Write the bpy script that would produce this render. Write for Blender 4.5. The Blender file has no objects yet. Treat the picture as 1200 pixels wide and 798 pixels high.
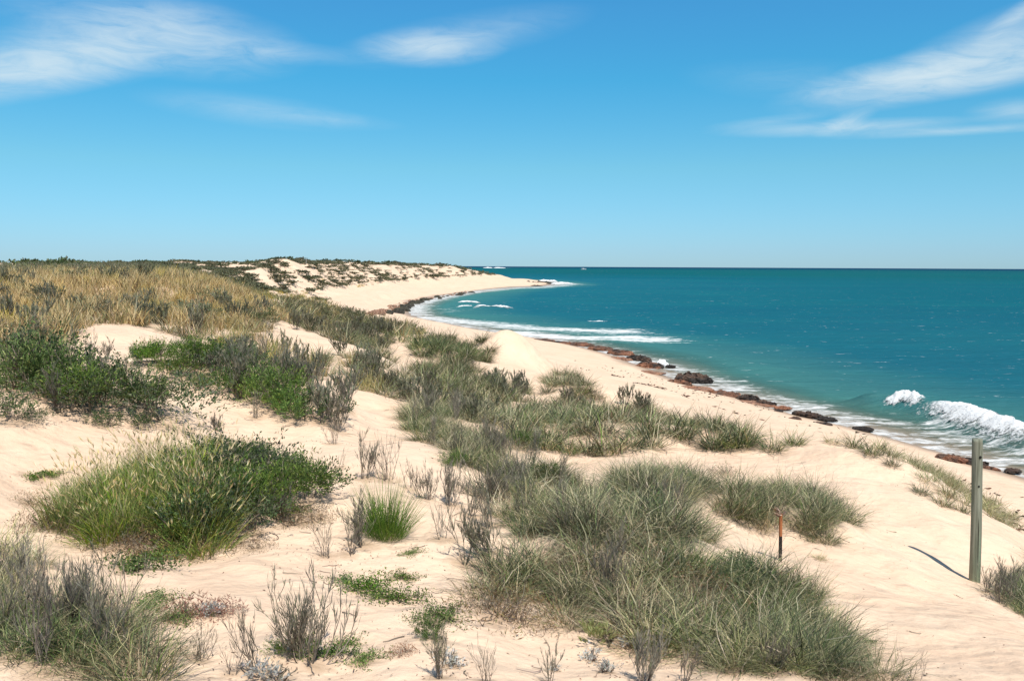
import bpy, math, random
import numpy as np

C = bpy.context.scene.collection
random.seed(7)
RS = np.random.RandomState(11)

# ------------------------------------------------------------------ camera model
EYE = 7.0
F = 1039.0
PITCH = math.atan(86.7 / F)
ROLL = 0.005
_r = np.array([1.0, 0, 0]); _f = np.array([0, math.cos(PITCH), -math.sin(PITCH)]); _u = np.array([0, math.sin(PITCH), math.cos(PITCH)])
RIGHT = _r * math.cos(ROLL) + _u * math.sin(ROLL)
UP = _u * math.cos(ROLL) - _r * math.sin(ROLL)
FWD = _f
ORG = np.array([0.0, 0.0, EYE])

def ray(u, v):
    d = RIGHT * ((u - 600) / F) + UP * (-(v - 399) / F) + FWD
    return d / d[1]                       # scaled so that y grows by 1

def at_depth(u, v, Y):
    return ORG + ray(u, v) * Y

def at_sea(u, v, z=0.0):
    d = ray(u, v)
    return ORG + d * ((z - EYE) / d[2])

def project(P):
    P = np.asarray(P, float) - ORG
    x = P @ RIGHT; y = P @ UP; w = P @ FWD
    w = np.where(np.abs(w) < 1e-6, 1e-6, w)
    return 600 + F * x / w, 399 - F * y / w, w

# ------------------------------------------------------------------ noise
def _hash(ix, iy, seed):
    n = (ix.astype(np.int64) * 374761393 + iy.astype(np.int64) * 668265263 + seed * 1442695041) & 0x7fffffff
    n = ((n ^ (n >> 13)) * 1274126177) & 0x7fffffff
    n = n ^ (n >> 16)
    return (n & 0xffff) / 65535.0

def vnoise(x, y, seed=0):
    x = np.asarray(x, float); y = np.asarray(y, float)
    ix = np.floor(x); iy = np.floor(y); fx = x - ix; fy = y - iy
    fx = fx * fx * fx * (fx * (fx * 6 - 15) + 10); fy = fy * fy * fy * (fy * (fy * 6 - 15) + 10)
    a = _hash(ix, iy, seed); b = _hash(ix + 1, iy, seed); c = _hash(ix, iy + 1, seed); d = _hash(ix + 1, iy + 1, seed)
    return (a * (1 - fx) + b * fx) * (1 - fy) + (c * (1 - fx) + d * fx) * fy

def fbm(x, y, seed=0, octs=4, gain=0.5):
    s = 0; a = 1; t = 0
    for k in range(octs):
        s = s + a * (vnoise(x * 2 ** k + 13.7 * k, y * 2 ** k - 7.3 * k, seed + k) - 0.5) * 2; t += a; a *= gain
    return s / t

def sstep(a, b, x):
    t = np.clip((x - a) / (b - a), 0, 1)
    return t * t * (3 - 2 * t)

# ------------------------------------------------------------------ shoreline and land
SHORE_PX = [(1200, 556), (1130, 530), (1060, 513), (1000, 498), (940, 485), (880, 468), (830, 452), (770, 432), (740, 421), (700, 408),
            (640, 397), (600, 391), (560, 385), (520, 377), (492, 371), (479, 366), (481, 360), (495, 353), (520, 347), (560, 341),
            (600, 337), (640, 335.5), (655, 333), (642, 329.8), (615, 327.6)]
shore = [(40, -260), (36, -60), (31, -8), (26, 10), (20.5, 22)] + [tuple(at_sea(u, v)[:2]) for u, v in SHORE_PX] + [(-60, 560), (-180, 680), (-500, 900), (-1500, 1300), (-4000, 2500)]
shore = np.array(shore)
def chaikin(P, n=2):
    for _ in range(n):
        Q = [P[0]]
        for a, b in zip(P[:-1], P[1:]):
            Q += [a * .75 + b * .25, a * .25 + b * .75]
        Q.append(P[-1]); P = np.array(Q)
    return P
shore = chaikin(shore, 1)
land_poly = np.vstack([shore, [(-4000, -3000), (60, -3000)]])

def in_poly(x, y, P):
    x = np.asarray(x, float); y = np.asarray(y, float)
    ins = np.zeros(x.shape, bool)
    n = len(P)
    for i in range(n):
        x1, y1 = P[i]; x2, y2 = P[(i + 1) % n]
        if y1 == y2: continue
        c = ((y1 > y) != (y2 > y)) & (x < (x2 - x1) * (y - y1) / (y2 - y1) + x1)
        ins ^= c
    return ins

def seg_dist(x, y, P):
    d = np.full(np.shape(x), 1e9)
    for (x1, y1), (x2, y2) in zip(P[:-1], P[1:]):
        dx, dy = x2 - x1, y2 - y1
        t = np.clip(((x - x1) * dx + (y - y1) * dy) / (dx * dx + dy * dy + 1e-12), 0, 1)
        d = np.minimum(d, np.hypot(x - x1 - t * dx, y - y1 - t * dy))
    return d

def shore_sd(x, y):
    d = seg_dist(x, y, shore)
    # small cusps along the waterline
    d = np.where(in_poly(x, y, land_poly), d, -d)
    return d + 0.5 * fbm(x * 0.16, y * 0.16, 91, 3) * np.clip(1 + np.hypot(x, y) / 90, 1, 3)

CP = [  # u, v, depth
    (600, 798, 4.0), (300, 798, 3.9), (0, 798, 3.8), (900, 798, 4.25), (1200, 798, 4.6), (1050, 740, 5.9), (1200, 740, 6.3), (-300, 798, 3.6), (1500, 798, 5.2),
    (150, 740, 4.7), (0, 700, 5.0), (0, 640, 6.1), (100, 640, 6.4), (300, 640, 6.6), (300, 720, 4.9), (500, 720, 5.1), (420, 650, 6.5), (500, 650, 6.6), (650, 735, 5.4),
    (760, 760, 5.1), (750, 640, 7.4), (850, 700, 6.5), (960, 760, 5.5), (800, 570, 10.6), (700, 600, 8.9), (600, 610, 8.2), (550, 560, 9.4), (450, 560, 9.0), (380, 560, 8.8),
    (915, 657, 8.1), (1143, 680, 9.2), (1050, 660, 9.2), (1190, 700, 9.0), (1080, 600, 12.0), (960, 580, 12.4), (900, 635, 9.0), (860, 590, 11.0), (1000, 525, 17.0), (930, 520, 18.3), (1100, 570, 14.6),
    (1180, 630, 12.0), (1200, 660, 10.6), (1350, 720, 10.0),
    (1060, 545, 19.5), (1130, 588, 16.6), (1190, 622, 15.5), (1060, 530, 23.5), (1190, 604, 20.5), (1130, 570, 21.5), (1300, 680, 17),
    (900, 508, 21), (800, 490, 24.5), (850, 478, 33), (940, 505, 26.5), (1000, 520, 24.5), (760, 455, 36), (700, 450, 35), (700, 437, 44), (640, 420, 50), (590, 415, 41), (620, 440, 34),
    (510, 400, 47), (560, 400, 56), (470, 383, 70), (430, 370, 84), (430, 362, 100), (400, 356, 120), (365, 346, 145), (380, 380, 55), (400, 395, 43), (350, 365, 66),
    (680, 550, 13), (700, 500, 19), (620, 520, 16), (600, 480, 21), (560, 460, 24), (450, 450, 19.5), (450, 500, 13.8), (500, 430, 29), (500, 530, 11.5), (430, 415, 31),
    (300, 500, 12), (200, 480, 11.6), (230, 440, 14.5), (330, 470, 13.5), (350, 430, 19), (300, 410, 21), (100, 520, 9.4), (30, 500, 9.6), (100, 470, 11.5), (250, 560, 8.8), (180, 600, 7.6), (60, 570, 8.2), (220, 530, 9.6),
    (200, 405, 18.5), (100, 385, 20.5), (200, 392, 21.5), (0, 430, 12.5), (0, 390, 18), (60, 400, 17),
    (100, 322, 42), (0, 322, 44), (200, 322, 46), (150, 350, 31), (50, 350, 29), (250, 342, 42), (300, 370, 31), (330, 352, 58), (280, 340, 58), (-200, 330, 40), (-200, 430, 12),
    (240, 333, 78), (290, 342, 95), (340, 346, 105), (200, 318, 85), (220, 308, 118), (100, 311, 100), (0, 311, 100), (0, 308, 200), (100, 308, 250), (-300, 310, 150),
    (250, 330, 120), (320, 340, 128), (235, 309, 112), (300, 306, 150), (350, 305, 186), (400, 307, 226), (270, 311, 150), (350, 307.5, 185), (310, 309, 165), (380, 337, 158), (400, 334, 190), (430, 320, 225), (410, 309.5, 235), (470, 328.5, 262), (490, 312, 300),
    (450, 310, 270), (530, 312, 345), (510, 323, 320), (550, 317, 360), (560, 322.5, 355), (600, 328, 340), (590, 325.5, 380), (570, 320, 420), (450, 340, 185), (430, 348, 158), (450, 355, 135),
    (520, 337, 262), (560, 332, 300), (600, 332.5, 320),
]
cps = []
for u, v, Y in CP:
    p = at_depth(u, v, Y); cps.append(p)
for p in shore[2:-6:2]:
    if p[1] > 5: cps.append(np.array([p[0], p[1], 0.0]))
cps += [np.array(q, float) for q in [(0, -3, 5.3), (-4, -2, 5.4), (0, 1, 5.3), (-8, 0, 5.8), (6, 0, 4.6), (12, 0, 3.6), (20, 5, 1.6), (-25, -10, 6.8), (-60, 40, 6.6), (-100, 120, 6.4), (-200, 300, 6.6), (-150, 300, 7.0), (-100, 400, 6), (-400, 100, 6.5), (0, -60, 5), (-60, 460, 5.5), (-200, 600, 5)]]
cps = np.array(cps)
def warp(x, y):
    r = np.sqrt(x * x + (y + 1.5) ** 2 + 2.0)
    th = np.arctan2(x, y + 1.5)
    return th * 2.2, np.log(r)
_cx, _cy = warp(cps[:, 0], cps[:, 1])
def _phi(r2):
    return np.where(r2 > 0, 0.5 * r2 * np.log(np.maximum(r2, 1e-12)), 0)
def _fit():
    n = len(cps)
    d2 = (_cx[:, None] - _cx[None]) ** 2 + (_cy[:, None] - _cy[None]) ** 2
    A = np.zeros((n + 3, n + 3)); A[:n, :n] = _phi(d2) + np.eye(n) * 1.5e-3
    Pm = np.stack([np.ones(n), _cx, _cy], 1); A[:n, n:] = Pm; A[n:, :n] = Pm.T
    b = np.zeros(n + 3); b[:n] = cps[:, 2]
    return np.linalg.solve(A, b)
_w = _fit()
def tps(x, y):
    wx, wy = warp(x, y)
    s = _w[-3] + _w[-2] * wx + _w[-1] * wy
    for i in range(len(cps)):
        s = s + _w[i] * _phi((wx - _cx[i]) ** 2 + (wy - _cy[i]) ** 2)
    return s

HUM_PX = [(525, 416, 43, 2.3, 1.6, .75), (515, 452, 31.5, 1.7, 1.2, .55), (600, 462, 28, 1.8, 1.2, .4), (662, 456, 33, 1.3, 1.2, .35), (425, 402, 41, 1.7, 1.4, .55), (600, 424, 38, 1.5, 1.6, 1.25), (700, 470, 27, 1.4, 1.0, .35), (1010, 545, 14.5, 1.3, .8, .22), (860, 575, 12.2, .7, .5, .25), (480, 560, 10.5, .7, 1.4, .2), (620, 555, 11.5, .5, 1.5, .2), (280, 470, 14, 1.6, .8, .25),
          (750, 585, 9.9, .7, .5, .16), (900, 610, 10.6, 1.0, .7, .22), (700, 640, 7.2, 1.1, .9, .22), (800, 680, 6.5, .9, .9, .15), (180, 590, 7.6, .9, .9, .14), (320, 580, 8.3, .6, .6, .10),
          (60, 470, 11.3, 1.1, 1.2, .25), (360, 480, 13, 1.0, 1.0, .2), (540, 510, 14.5, 1.0, 1.3, .25), (670, 520, 17, 1.8, 1.5, .35), (820, 520, 17, 1.8, 1.3, .25),
          (90, 345, 33, 5, 6, .5), (180, 340, 36, 4, 5, .4), (420, 430, 24, 1.8, 2, .3), (350, 400, 28, 2.2, 2.5, .3)]
HUM = [(at_depth(u, v, Y)[0], Y, rx, ry, hh) for u, v, Y, rx, ry, hh in HUM_PX]
def height(x, y, detail=True):
    x = np.asarray(x, float); y = np.asarray(y, float)
    shp = x.shape; x = x.ravel(); y = y.ravel()
    sd = shore_sd(x, y)
    r = np.hypot(x, y)
    h = np.clip(tps(x, y), -1, 12)
    far = r > 900
    h = np.where(far, 6.3, h)
    sp_ = np.maximum(sd, 0)
    beach = 0.13 * sp_ + 0.55 * np.maximum(sp_ - 6.5, 0)
    k = 0.35
    e = np.clip(0.5 + 0.5 * (beach - h) / k, 0, 1)
    land = beach * (1 - e) + h * e - k * e * (1 - e)
    for hx, hy, rx, ry, hh in HUM:
        near = np.where((np.abs(x - hx) < rx * 2.6) & (np.abs(y - hy) < ry * 2.6))[0]
        if len(near):
            land[near] += hh * np.exp(-((x[near] - hx) / rx) ** 2 - ((y[near] - hy) / ry) ** 2)
    # the skyline: no ground stands higher than the crests seen in the photograph
    w_ = np.maximum(y, 1.0); uu = 600 + F * x / w_
    vsky = np.interp(uu, [-300, 200, 250, 300, 350, 400, 450, 530, 562, 600], [309.5, 309, 307.4, 306.4, 305.6, 307.6, 309.6, 312.2, 316.5, 326.5])
    vy = np.interp(y, [20, 27, 35, 60, 100, 200], [366, 342, 329, 321, 315, 309]); vy = vy * (1 - sstep(290, 370, uu)) + 300 * sstep(290, 370, uu)
    vlim = np.maximum(vsky, vy)
    zlim = EYE - (vlim - (312.3 + (uu - 600) * ROLL)) * w_ / F
    zlim = zlim + sstep(24, 18, y) * 9 + sstep(60, 20, y) * sstep(300, 380, uu) * 9 + sstep(500, 1500, y) * 6
    kk = 0.25; e = np.clip(0.5 + 0.5 * (zlim - land) / kk, 0, 1); land = zlim * (1 - e) + land * e - kk * e * (1 - e)
    if detail:
        dune = sstep(2.0, 7.5, sd) * sstep(1.5, 2.9, land)
        n1 = fbm(x * 0.33, y * 0.33, 3, 3); n2 = fbm(x * 1.1, y * 1.1, 5, 3); n3 = fbm(x * 4.2, y * 4.2, 8, 2)
        land = land + dune * (n1 * 0.16 * np.clip(r / 14, .35, 1.6) + n2 * 0.085 + n3 * 0.020 * np.clip(30 / (r + 1), 0, 1))
        # blow-out ribs on the far dune face, running down towards the bay
        fd = sstep(95, 130, y) * dune
        q = (x * 0.89 + y * 0.45)
        land = land + fd * (0.9 * (fbm(q * 0.2, (x * .45 - y * .89) * 0.025, 21, 3) - .3))
        land = land + (1 - dune) * (fbm(x * .5, y * .5, 31, 2) * 0.03) * sstep(0.5, 4, sd)
    sea = np.maximum(-4.0, 0.075 * sd)
    out = np.where(sd > 0, np.maximum(land, 0.0), sea)
    return out.reshape(shp)

def hit(u, v):
    """where the view ray through a photo pixel meets the ground"""
    d = ray(u, v)
    Y = np.exp(np.linspace(math.log(2.4), math.log(900), 700))
    P = ORG[None] + d[None] * Y[:, None]
    h = height(P[:, 0], P[:, 1])
    below = np.where(P[:, 2] < h)[0]
    if len(below) == 0:
        return P[-1]
    i = max(1, below[0]); a = P[i - 1][2] - h[i - 1]; b = h[i] - P[i][2]
    t = a / (a + b + 1e-9)
    q = P[i - 1] * (1 - t) + P[i] * t
    q[2] = height(q[0:1], q[1:2])[0]
    return q

# ------------------------------------------------------------------ mesh helpers
def mesh_np(name, V, quads=None, tris=None, mat=None, smooth=False, col=None, attrs=None):
    V = np.asarray(V, np.float32)
    nq = 0 if quads is None else len(quads); nt = 0 if tris is None else len(tris)
    me = bpy.data.meshes.new(name)
    me.vertices.add(len(V)); me.vertices.foreach_set('co', V.ravel())
    loops = []; 
    if nq: loops.append(np.asarray(quads, np.int32).ravel())
    if nt: loops.append(np.asarray(tris, np.int32).ravel())
    L = np.concatenate(loops)
    me.loops.add(len(L)); me.loops.foreach_set('vertex_index', L)
    me.polygons.add(nq + nt)
    st = np.concatenate([np.arange(nq) * 4, nq * 4 + np.arange(nt) * 3]).astype(np.int32)
    me.polygons.foreach_set('loop_start', st)
    me.polygons.foreach_set('use_smooth', np.full(nq + nt, smooth))
    me.update(calc_edges=True)
    if col is not None:
        a = me.color_attributes.new('col', 'FLOAT_COLOR', 'POINT')
        c = np.ones((len(V), 4), np.float32); c[:, :3] = col
        a.data.foreach_set('color', c.ravel())
    for k, val in (attrs or {}).items():
        a = me.attributes.new(k, 'FLOAT', 'POINT'); a.data.foreach_set('value', np.asarray(val, np.float32))
    if mat: me.materials.append(mat)
    return me

def link(name, me, parent=None, loc=(0, 0, 0)):
    o = bpy.data.objects.new(name, me); C.objects.link(o)
    o.location = loc
    if parent is not None: o.parent = parent
    return o

def tag(o, label=None, cat=None, group=None, kind=None):
    if label: o['label'] = label
    if cat: o['category'] = cat
    if group: o['group'] = group
    if kind: o['kind'] = kind
    return o

def grid_faces(nr, nc, wrap=False):
    i = np.arange(nr - 1)[:, None]; j = np.arange(nc if wrap else nc - 1)[None]
    a = i * nc + j; b = i * nc + (j + 1) % nc; c = (i + 1) * nc + (j + 1) % nc; d = (i + 1) * nc + j
    return np.stack([a, b, c, d], -1).reshape(-1, 4)

# ------------------------------------------------------------------ node helpers
class NT:
    def __init__(s, name):
        s.m = bpy.data.materials.new(name); s.m.use_nodes = True
        s.n = s.m.node_tree.nodes; s.l = s.m.node_tree.links
        s.n.clear(); s.out = s.n.new('ShaderNodeOutputMaterial')
    def node(s, t, ins=None, **kw):
        nd = s.n.new(t)
        for k, v in kw.items(): setattr(nd, k, v)
        for k, v in (ins or {}).items(): s.put(nd.inputs[k], v)
        return nd
    def put(s, sock, v):
        if hasattr(v, 'is_linked') or isinstance(v, bpy.types.NodeSocket): s.l.new(v, sock)
        elif isinstance(v, (tuple, list)) and len(v) == 3 and sock.type == 'RGBA': sock.default_value = (*v, 1)
        else: sock.default_value = v
    def math(s, op, a, b=0.0, clamp=False):
        nd = s.n.new('ShaderNodeMath'); nd.operation = op; nd.use_clamp = clamp
        s.put(nd.inputs[0], a); s.put(nd.inputs[1], b); return nd.outputs[0]
    def mix(s, f, a, b, mode='MIX'):
        nd = s.n.new('ShaderNodeMix'); nd.data_type = 'RGBA'; nd.blend_type = mode
        s.put(nd.inputs[0], f); s.put(nd.inputs[6], a); s.put(nd.inputs[7], b); return nd.outputs[2]
    def noise(s, vec, scale, detail=3, rough=.5, dist=0.0, dim='3D'):
        nd = s.n.new('ShaderNodeTexNoise'); nd.noise_dimensions = dim
        if vec is not None: s.l.new(vec, nd.inputs['Vector'])
        nd.inputs['Scale'].default_value = scale; nd.inputs['Detail'].default_value = detail; nd.inputs['Roughness'].default_value = rough; nd.inputs['Distortion'].default_value = dist
        return nd.outputs[0]
    def ramp(s, f, stops):
        nd = s.n.new('ShaderNodeValToRGB'); e = nd.color_ramp.elements
        while len(e) < len(stops): e.new(0.5)
        for el, (p, c) in zip(e, stops):
            el.position = p; el.color = (*c, 1) if len(c) == 3 else c
        s.put(nd.inputs[0], f); return nd.outputs[0]
    def maprange(s, v, a, b, c=0.0, d=1.0):
        nd = s.n.new('ShaderNodeMapRange'); s.put(nd.inputs[0], v)
        for i, q in enumerate((a, b, c, d)): nd.inputs[i + 1].default_value = q
        return nd.outputs[0]
    def bump(s, h, strength, dist, normal=None):
        nd = s.n.new('ShaderNodeBump'); s.put(nd.inputs['Height'], h); nd.inputs['Strength'].default_value = strength; nd.inputs['Distance'].default_value = dist
        if normal is not None: s.l.new(normal, nd.inputs['Normal'])
        return nd.outputs[0]
    def pos(s): return s.node('ShaderNodeNewGeometry').outputs['Position']
    def attr(s, name): 
        return s.node('ShaderNodeAttribute', attribute_name=name)
    def mapping(s, vec, scale=(1, 1, 1), rot=(0, 0, 0), loc=(0, 0, 0)):
        nd = s.n.new('ShaderNodeMapping'); s.l.new(vec, nd.inputs[0]); nd.inputs['Scale'].default_value = scale; nd.inputs['Rotation'].default_value = rot; nd.inputs['Location'].default_value = loc
        return nd.outputs[0]
    def surf(s, sh): s.l.new(sh, s.out.inputs['Surface']); return s.m

# ------------------------------------------------------------------ render settings, camera, sun, sky
sc = bpy.context.scene
sc.render.engine = 'CYCLES'
sc.view_settings.view_transform = 'Standard'; sc.view_settings.look = 'None'; sc.view_settings.gamma = 1; sc.view_settings.use_curve_mapping = False
sc.view_settings.exposure = EXPO = 0.15
sc.cycles.max_bounces = 5; sc.cycles.diffuse_bounces = 3; sc.cycles.transparent_max_bounces = 8
sc.cycles.use_denoising = True
sc.render.film_transparent = False

cam = bpy.data.cameras.new('camera'); co = bpy.data.objects.new('camera', cam); C.objects.link(co)
cam.sensor_width = 36; cam.lens = 36 * F / 1200; cam.clip_end = 120000; cam.clip_start = 0.05
from mathutils import Matrix, Vector
co.matrix_world = Matrix(((RIGHT[0], UP[0], -FWD[0], 0), (RIGHT[1], UP[1], -FWD[1], 0), (RIGHT[2], UP[2], -FWD[2], EYE), (0, 0, 0, 1)))
sc.camera = co

SUN_EL = math.radians(60); SUN_AZ = math.radians(160)         # azimuth clockwise from +Y (the view direction): behind, to the right
sdir = Vector((math.sin(SUN_AZ) * math.cos(SUN_EL), math.cos(SUN_AZ) * math.cos(SUN_EL), math.sin(SUN_EL)))
sun = bpy.data.lights.new('sun', 'SUN'); sun.energy = 4.7; sun.angle = math.radians(0.53); sun.color = (1.0, 0.955, 0.88)
so = bpy.data.objects.new('sun', sun); C.objects.link(so); so.rotation_euler = sdir.to_track_quat('Z', 'Y').to_euler()

def make_world():
    w = bpy.data.worlds.new('World'); sc.world = w; w.use_nodes = True
    class W(NT):
        def __init__(s): s.n = w.node_tree.nodes; s.l = w.node_tree.links; s.n.clear(); s.out = s.n.new('ShaderNodeOutputWorld')
    t = W()
    sky = t.node('ShaderNodeTexSky', sky_type='NISHITA', sun_disc=False, sun_elevation=SUN_EL, sun_rotation=SUN_AZ, altitude=10, air_density=1.0, dust_density=0.15, ozone_density=1.6)
    d = t.node('ShaderNodeTexCoord').outputs['Generated']
    sep = t.node('ShaderNodeSeparateXYZ', {0: d})
    z = sep.outputs[2]
    # the photograph's film response turns the low sky's blue towards cyan
    tint = t.ramp(z, [(p_ * .34, tuple(q_ / 2 for q_ in c_)) for p_, c_ in TINT] + [(.52, (.56, .62, .60)), (1.0, (.66, .62, .55))])  # last two stops whiten the unseen overhead sky, added fill for the shadows
    base = t.mix(1.0, t.mix(1.0, sky.outputs[0], tint, 'MULTIPLY'), (2, 2, 2), 'MULTIPLY')
    # cirrus: direction -> azimuth / elevation in degrees; each streak an ellipse of its own broken up by stretched noise
    az = t.math('MULTIPLY', t.math('ARCTAN2', sep.outputs[0], sep.outputs[1]), 57.2958)
    el = t.math('MULTIPLY', t.math('ARCSINE', z), 57.2958)
    comb = t.node('ShaderNodeCombineXYZ'); t.put(comb.inputs[0], az); t.put(comb.inputs[1], el)
    uv = comb.outputs[0]
    n0 = t.noise(t.mapping(uv, (0.10, 0.35, 1), (0, 0, math.radians(-8))), 1.0, 4, .55)
    warpv = t.node('ShaderNodeVectorMath', operation='MULTIPLY_ADD'); t.l.new(t.node('ShaderNodeTexNoise', {'Vector': uv, 'Scale': 0.16, 'Detail': 3}).outputs[1], warpv.inputs[0]); warpv.inputs[1].default_value = (4, 1.6, 0); t.l.new(uv, warpv.inputs[2])
    fine = t.noise(t.mapping(warpv.outputs[0], (0.26, 1.25, 1), (0, 0, math.radians(-10))), 1.0, 9, .68, .7)
    total = None
    for (cu, cv, lu, lv, ang, k) in CLOUDS:
        # photo pixel centre -> direction
        dd = RIGHT * ((cu - 600) / F) + UP * (-(cv - 399) / F) + FWD; dd = dd / np.linalg.norm(dd)
        a0 = math.degrees(math.atan2(dd[0], dd[1])); e0 = math.degrees(math.asin(dd[2]))
        sc_ = math.degrees(1 / F)
        m = t.mapping(uv, (1, 1, 1), (0, 0, 0), (-a0, -e0, 0))
        m = t.mapping(m, (1, 1, 1), (0, 0, math.radians(-ang)))
        m = t.mapping(m, (1 / (lu * sc_), 1 / (lv * sc_), 1))
        ln = t.node('ShaderNodeVectorMath', {0: m}, operation='LENGTH').outputs['Value']
        g = t.maprange(ln, 1.25, 0.0, 0.0, k)
        g = t.math('POWER', t.math('MAXIMUM', g, 0), 1.3)
        total = g if total is None else t.math('ADD', total, g)
    tex = t.maprange(t.math('ADD', t.math('MULTIPLY', fine, .70), t.math('MULTIPLY', n0, .50)), 0.38, 0.88, 0.0, 1.3)
    cl = t.math('MULTIPLY', t.math('MULTIPLY', total, 1.25), t.math('ADD', t.math('MULTIPLY', tex, 1.0), 0.12))
    cl = t.math('SUBTRACT', 1.0, t.math('POWER', 2.71828, t.math('MULTIPLY', cl, -1.0)), True)
    # cloud brightness follows the sky's own luminance scale
    fin = t.mix(cl, base, CLOUD_COL)
    bg = t.node('ShaderNodeBackground'); t.l.new(fin, bg.inputs[0]); bg.inputs[1].default_value = SKY_STR
    t.l.new(bg.outputs[0], t.out.inputs[0])

SKY_STR = 0.085
TINT = [(0.0, (.50, .86, 1.42)), (.05, (.50, .86, 1.40)), (.315, (.51, 1.05, 1.24)), (.588, (.315, 1.14, 1.39)), (.8, (.36, 1.18, 1.51)), (1.0, (.28, 1.10, 1.52))]
CLOUD_COL = (7.6, 8.9, 9.5)
CLOUDS = [  # photo px centre, half sizes in px, tilt in degrees (anticlockwise), strength
    (20, 84, 130, 26, 14, 1.1), (110, 56, 130, 34, 14, .8), (210, 48, 120, 34, -2, .75), (310, 60, 100, 12, -1, .5), (505, 56, 75, 19, 2, .95), (540, 44, 130, 22, 10, .45), (130, 16, 120, 22, 4, .4),
    (300, 130, 110, 16, -4, .38), (390, 140, 70, 9, -4, .3),
    (1110, 84, 150, 24, 8, 1.1), (1060, 92, 90, 20, 4, .7), (1170, 50, 130, 26, 18, .6), (1195, 18, 40, 10, 30, .6), (1180, 85, 80, 16, 8, .7),
    (985, 150, 120, 8, 0, .8), (990, 143, 30, 9, 20, .7), (1130, 153, 130, 5, 0, .6), (1190, 130, 40, 12, 0, .55), (900, 143, 60, 6, 4, .4), (950, 95, 120, 20, -5, .25),
]
make_world()

# ------------------------------------------------------------------ polar sheets (rings about the origin, dense over the view)
def polar_angles(n_in, n_out, half):
    a = np.linspace(-half, half, n_in)
    b = np.linspace(half, 360 - half, n_out + 2)[1:-1]
    return np.radians(np.concatenate([a, b]))

def sand_material():
    t = NT('dune_sand'); p = t.pos()
    n1 = t.noise(p, 0.35, 4, .6); n2 = t.noise(p, 2.3, 5, .65); n3 = t.noise(p, 260, 2, .6)
    c = t.mix(t.maprange(n1, .35, .68), SAND_A, SAND_B)
    c = t.mix(t.math('MULTIPLY', t.maprange(n2, .48, .75), .45), c, SAND_C)
    c = t.mix(t.math('MULTIPLY', t.maprange(n3, .56, .72), .35), c, (0.40, 0.27, 0.17))
    # damp sand close to the water, a real difference in the sand itself
    wet = t.attr('wet').outputs['Fac']
    wn = t.math('ADD', wet, t.math('MULTIPLY', t.math('SUBTRACT', n2, .5), .35))
    wf = t.maprange(wn, .35, .75)
    c = t.mix(wf, c, (0.36, 0.245, 0.155))
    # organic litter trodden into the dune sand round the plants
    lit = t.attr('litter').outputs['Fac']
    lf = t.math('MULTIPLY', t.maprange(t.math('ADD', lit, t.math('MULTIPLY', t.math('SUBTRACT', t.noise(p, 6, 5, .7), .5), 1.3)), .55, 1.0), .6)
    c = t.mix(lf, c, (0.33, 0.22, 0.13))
    # weed and shell flecks on the beach
    v = t.node('ShaderNodeTexVoronoi', {'Vector': t.mapping(p, (1.0, 1.8, 1)), 'Scale': 1.7}, feature='F1').outputs['Distance']
    fl = t.math('MULTIPLY', t.math('LESS_THAN', v, t.math('MULTIPLY', t.maprange(t.noise(p, .5, 3), .5, .75), .16)), .6)
    c = t.mix(fl, c, (0.24, 0.15, 0.09))
    rip = t.node('ShaderNodeTexWave', {'Vector': t.mapping(p, (1, 1, 0.2), (0, 0, math.radians(35))), 'Scale': 2.6, 'Distortion': 7.0, 'Detail': 3.0, 'Detail Scale': 1.3}, wave_type='BANDS').outputs['Fac']
    hgt = t.math('ADD', t.math('MULTIPLY', rip, t.math('MULTIPLY', t.maprange(t.noise(p, .9, 2), .5, .7), .07)), t.math('ADD', t.math('ADD', t.math('MULTIPLY', t.noise(p, 9, 5, .6), .5), t.math('MULTIPLY', t.noise(p, 2.2, 3, .5), 2.2)), t.math('MULTIPLY', n3, .03)))
    dry = t.math('SUBTRACT', 1.0, wf)
    hgt = t.math('MULTIPLY', hgt, t.math('ADD', t.math('MULTIPLY', dry, .9), .1))
    ft = t.node('ShaderNodeTexVoronoi', {'Vector': t.mapping(p, (1, 1.25, .6), (0, 0, .4)), 'Scale': 2.3}, feature='SMOOTH_F1').outputs['Distance']
    pr_ = t.math('MULTIPLY', t.maprange(ft, .12, .34, -1, 0), t.maprange(t.noise(p, .45, 2), .50, .62))
    hgt = t.math('ADD', hgt, t.math('MULTIPLY', pr_, .55))
    nb = t.bump(hgt, .75, 0.07)
    b = t.node('ShaderNodeBsdfPrincipled', {'Base Color': c, 'Roughness': t.math('SUBTRACT', .95, t.math('MULTIPLY', wf, .5)), 'Normal': nb, 'Specular IOR Level': t.math('ADD', .12, t.math('MULTIPLY', wf, .4))})
    return t.surf(b.outputs[0])

SAND_A = (0.715, 0.515, 0.362); SAND_B = (0.785, 0.592, 0.428); SAND_C = (0.82, 0.648, 0.485)

LITTER_POINTS = []      # (x, y, radius) filled by the plants before the ground is built

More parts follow.
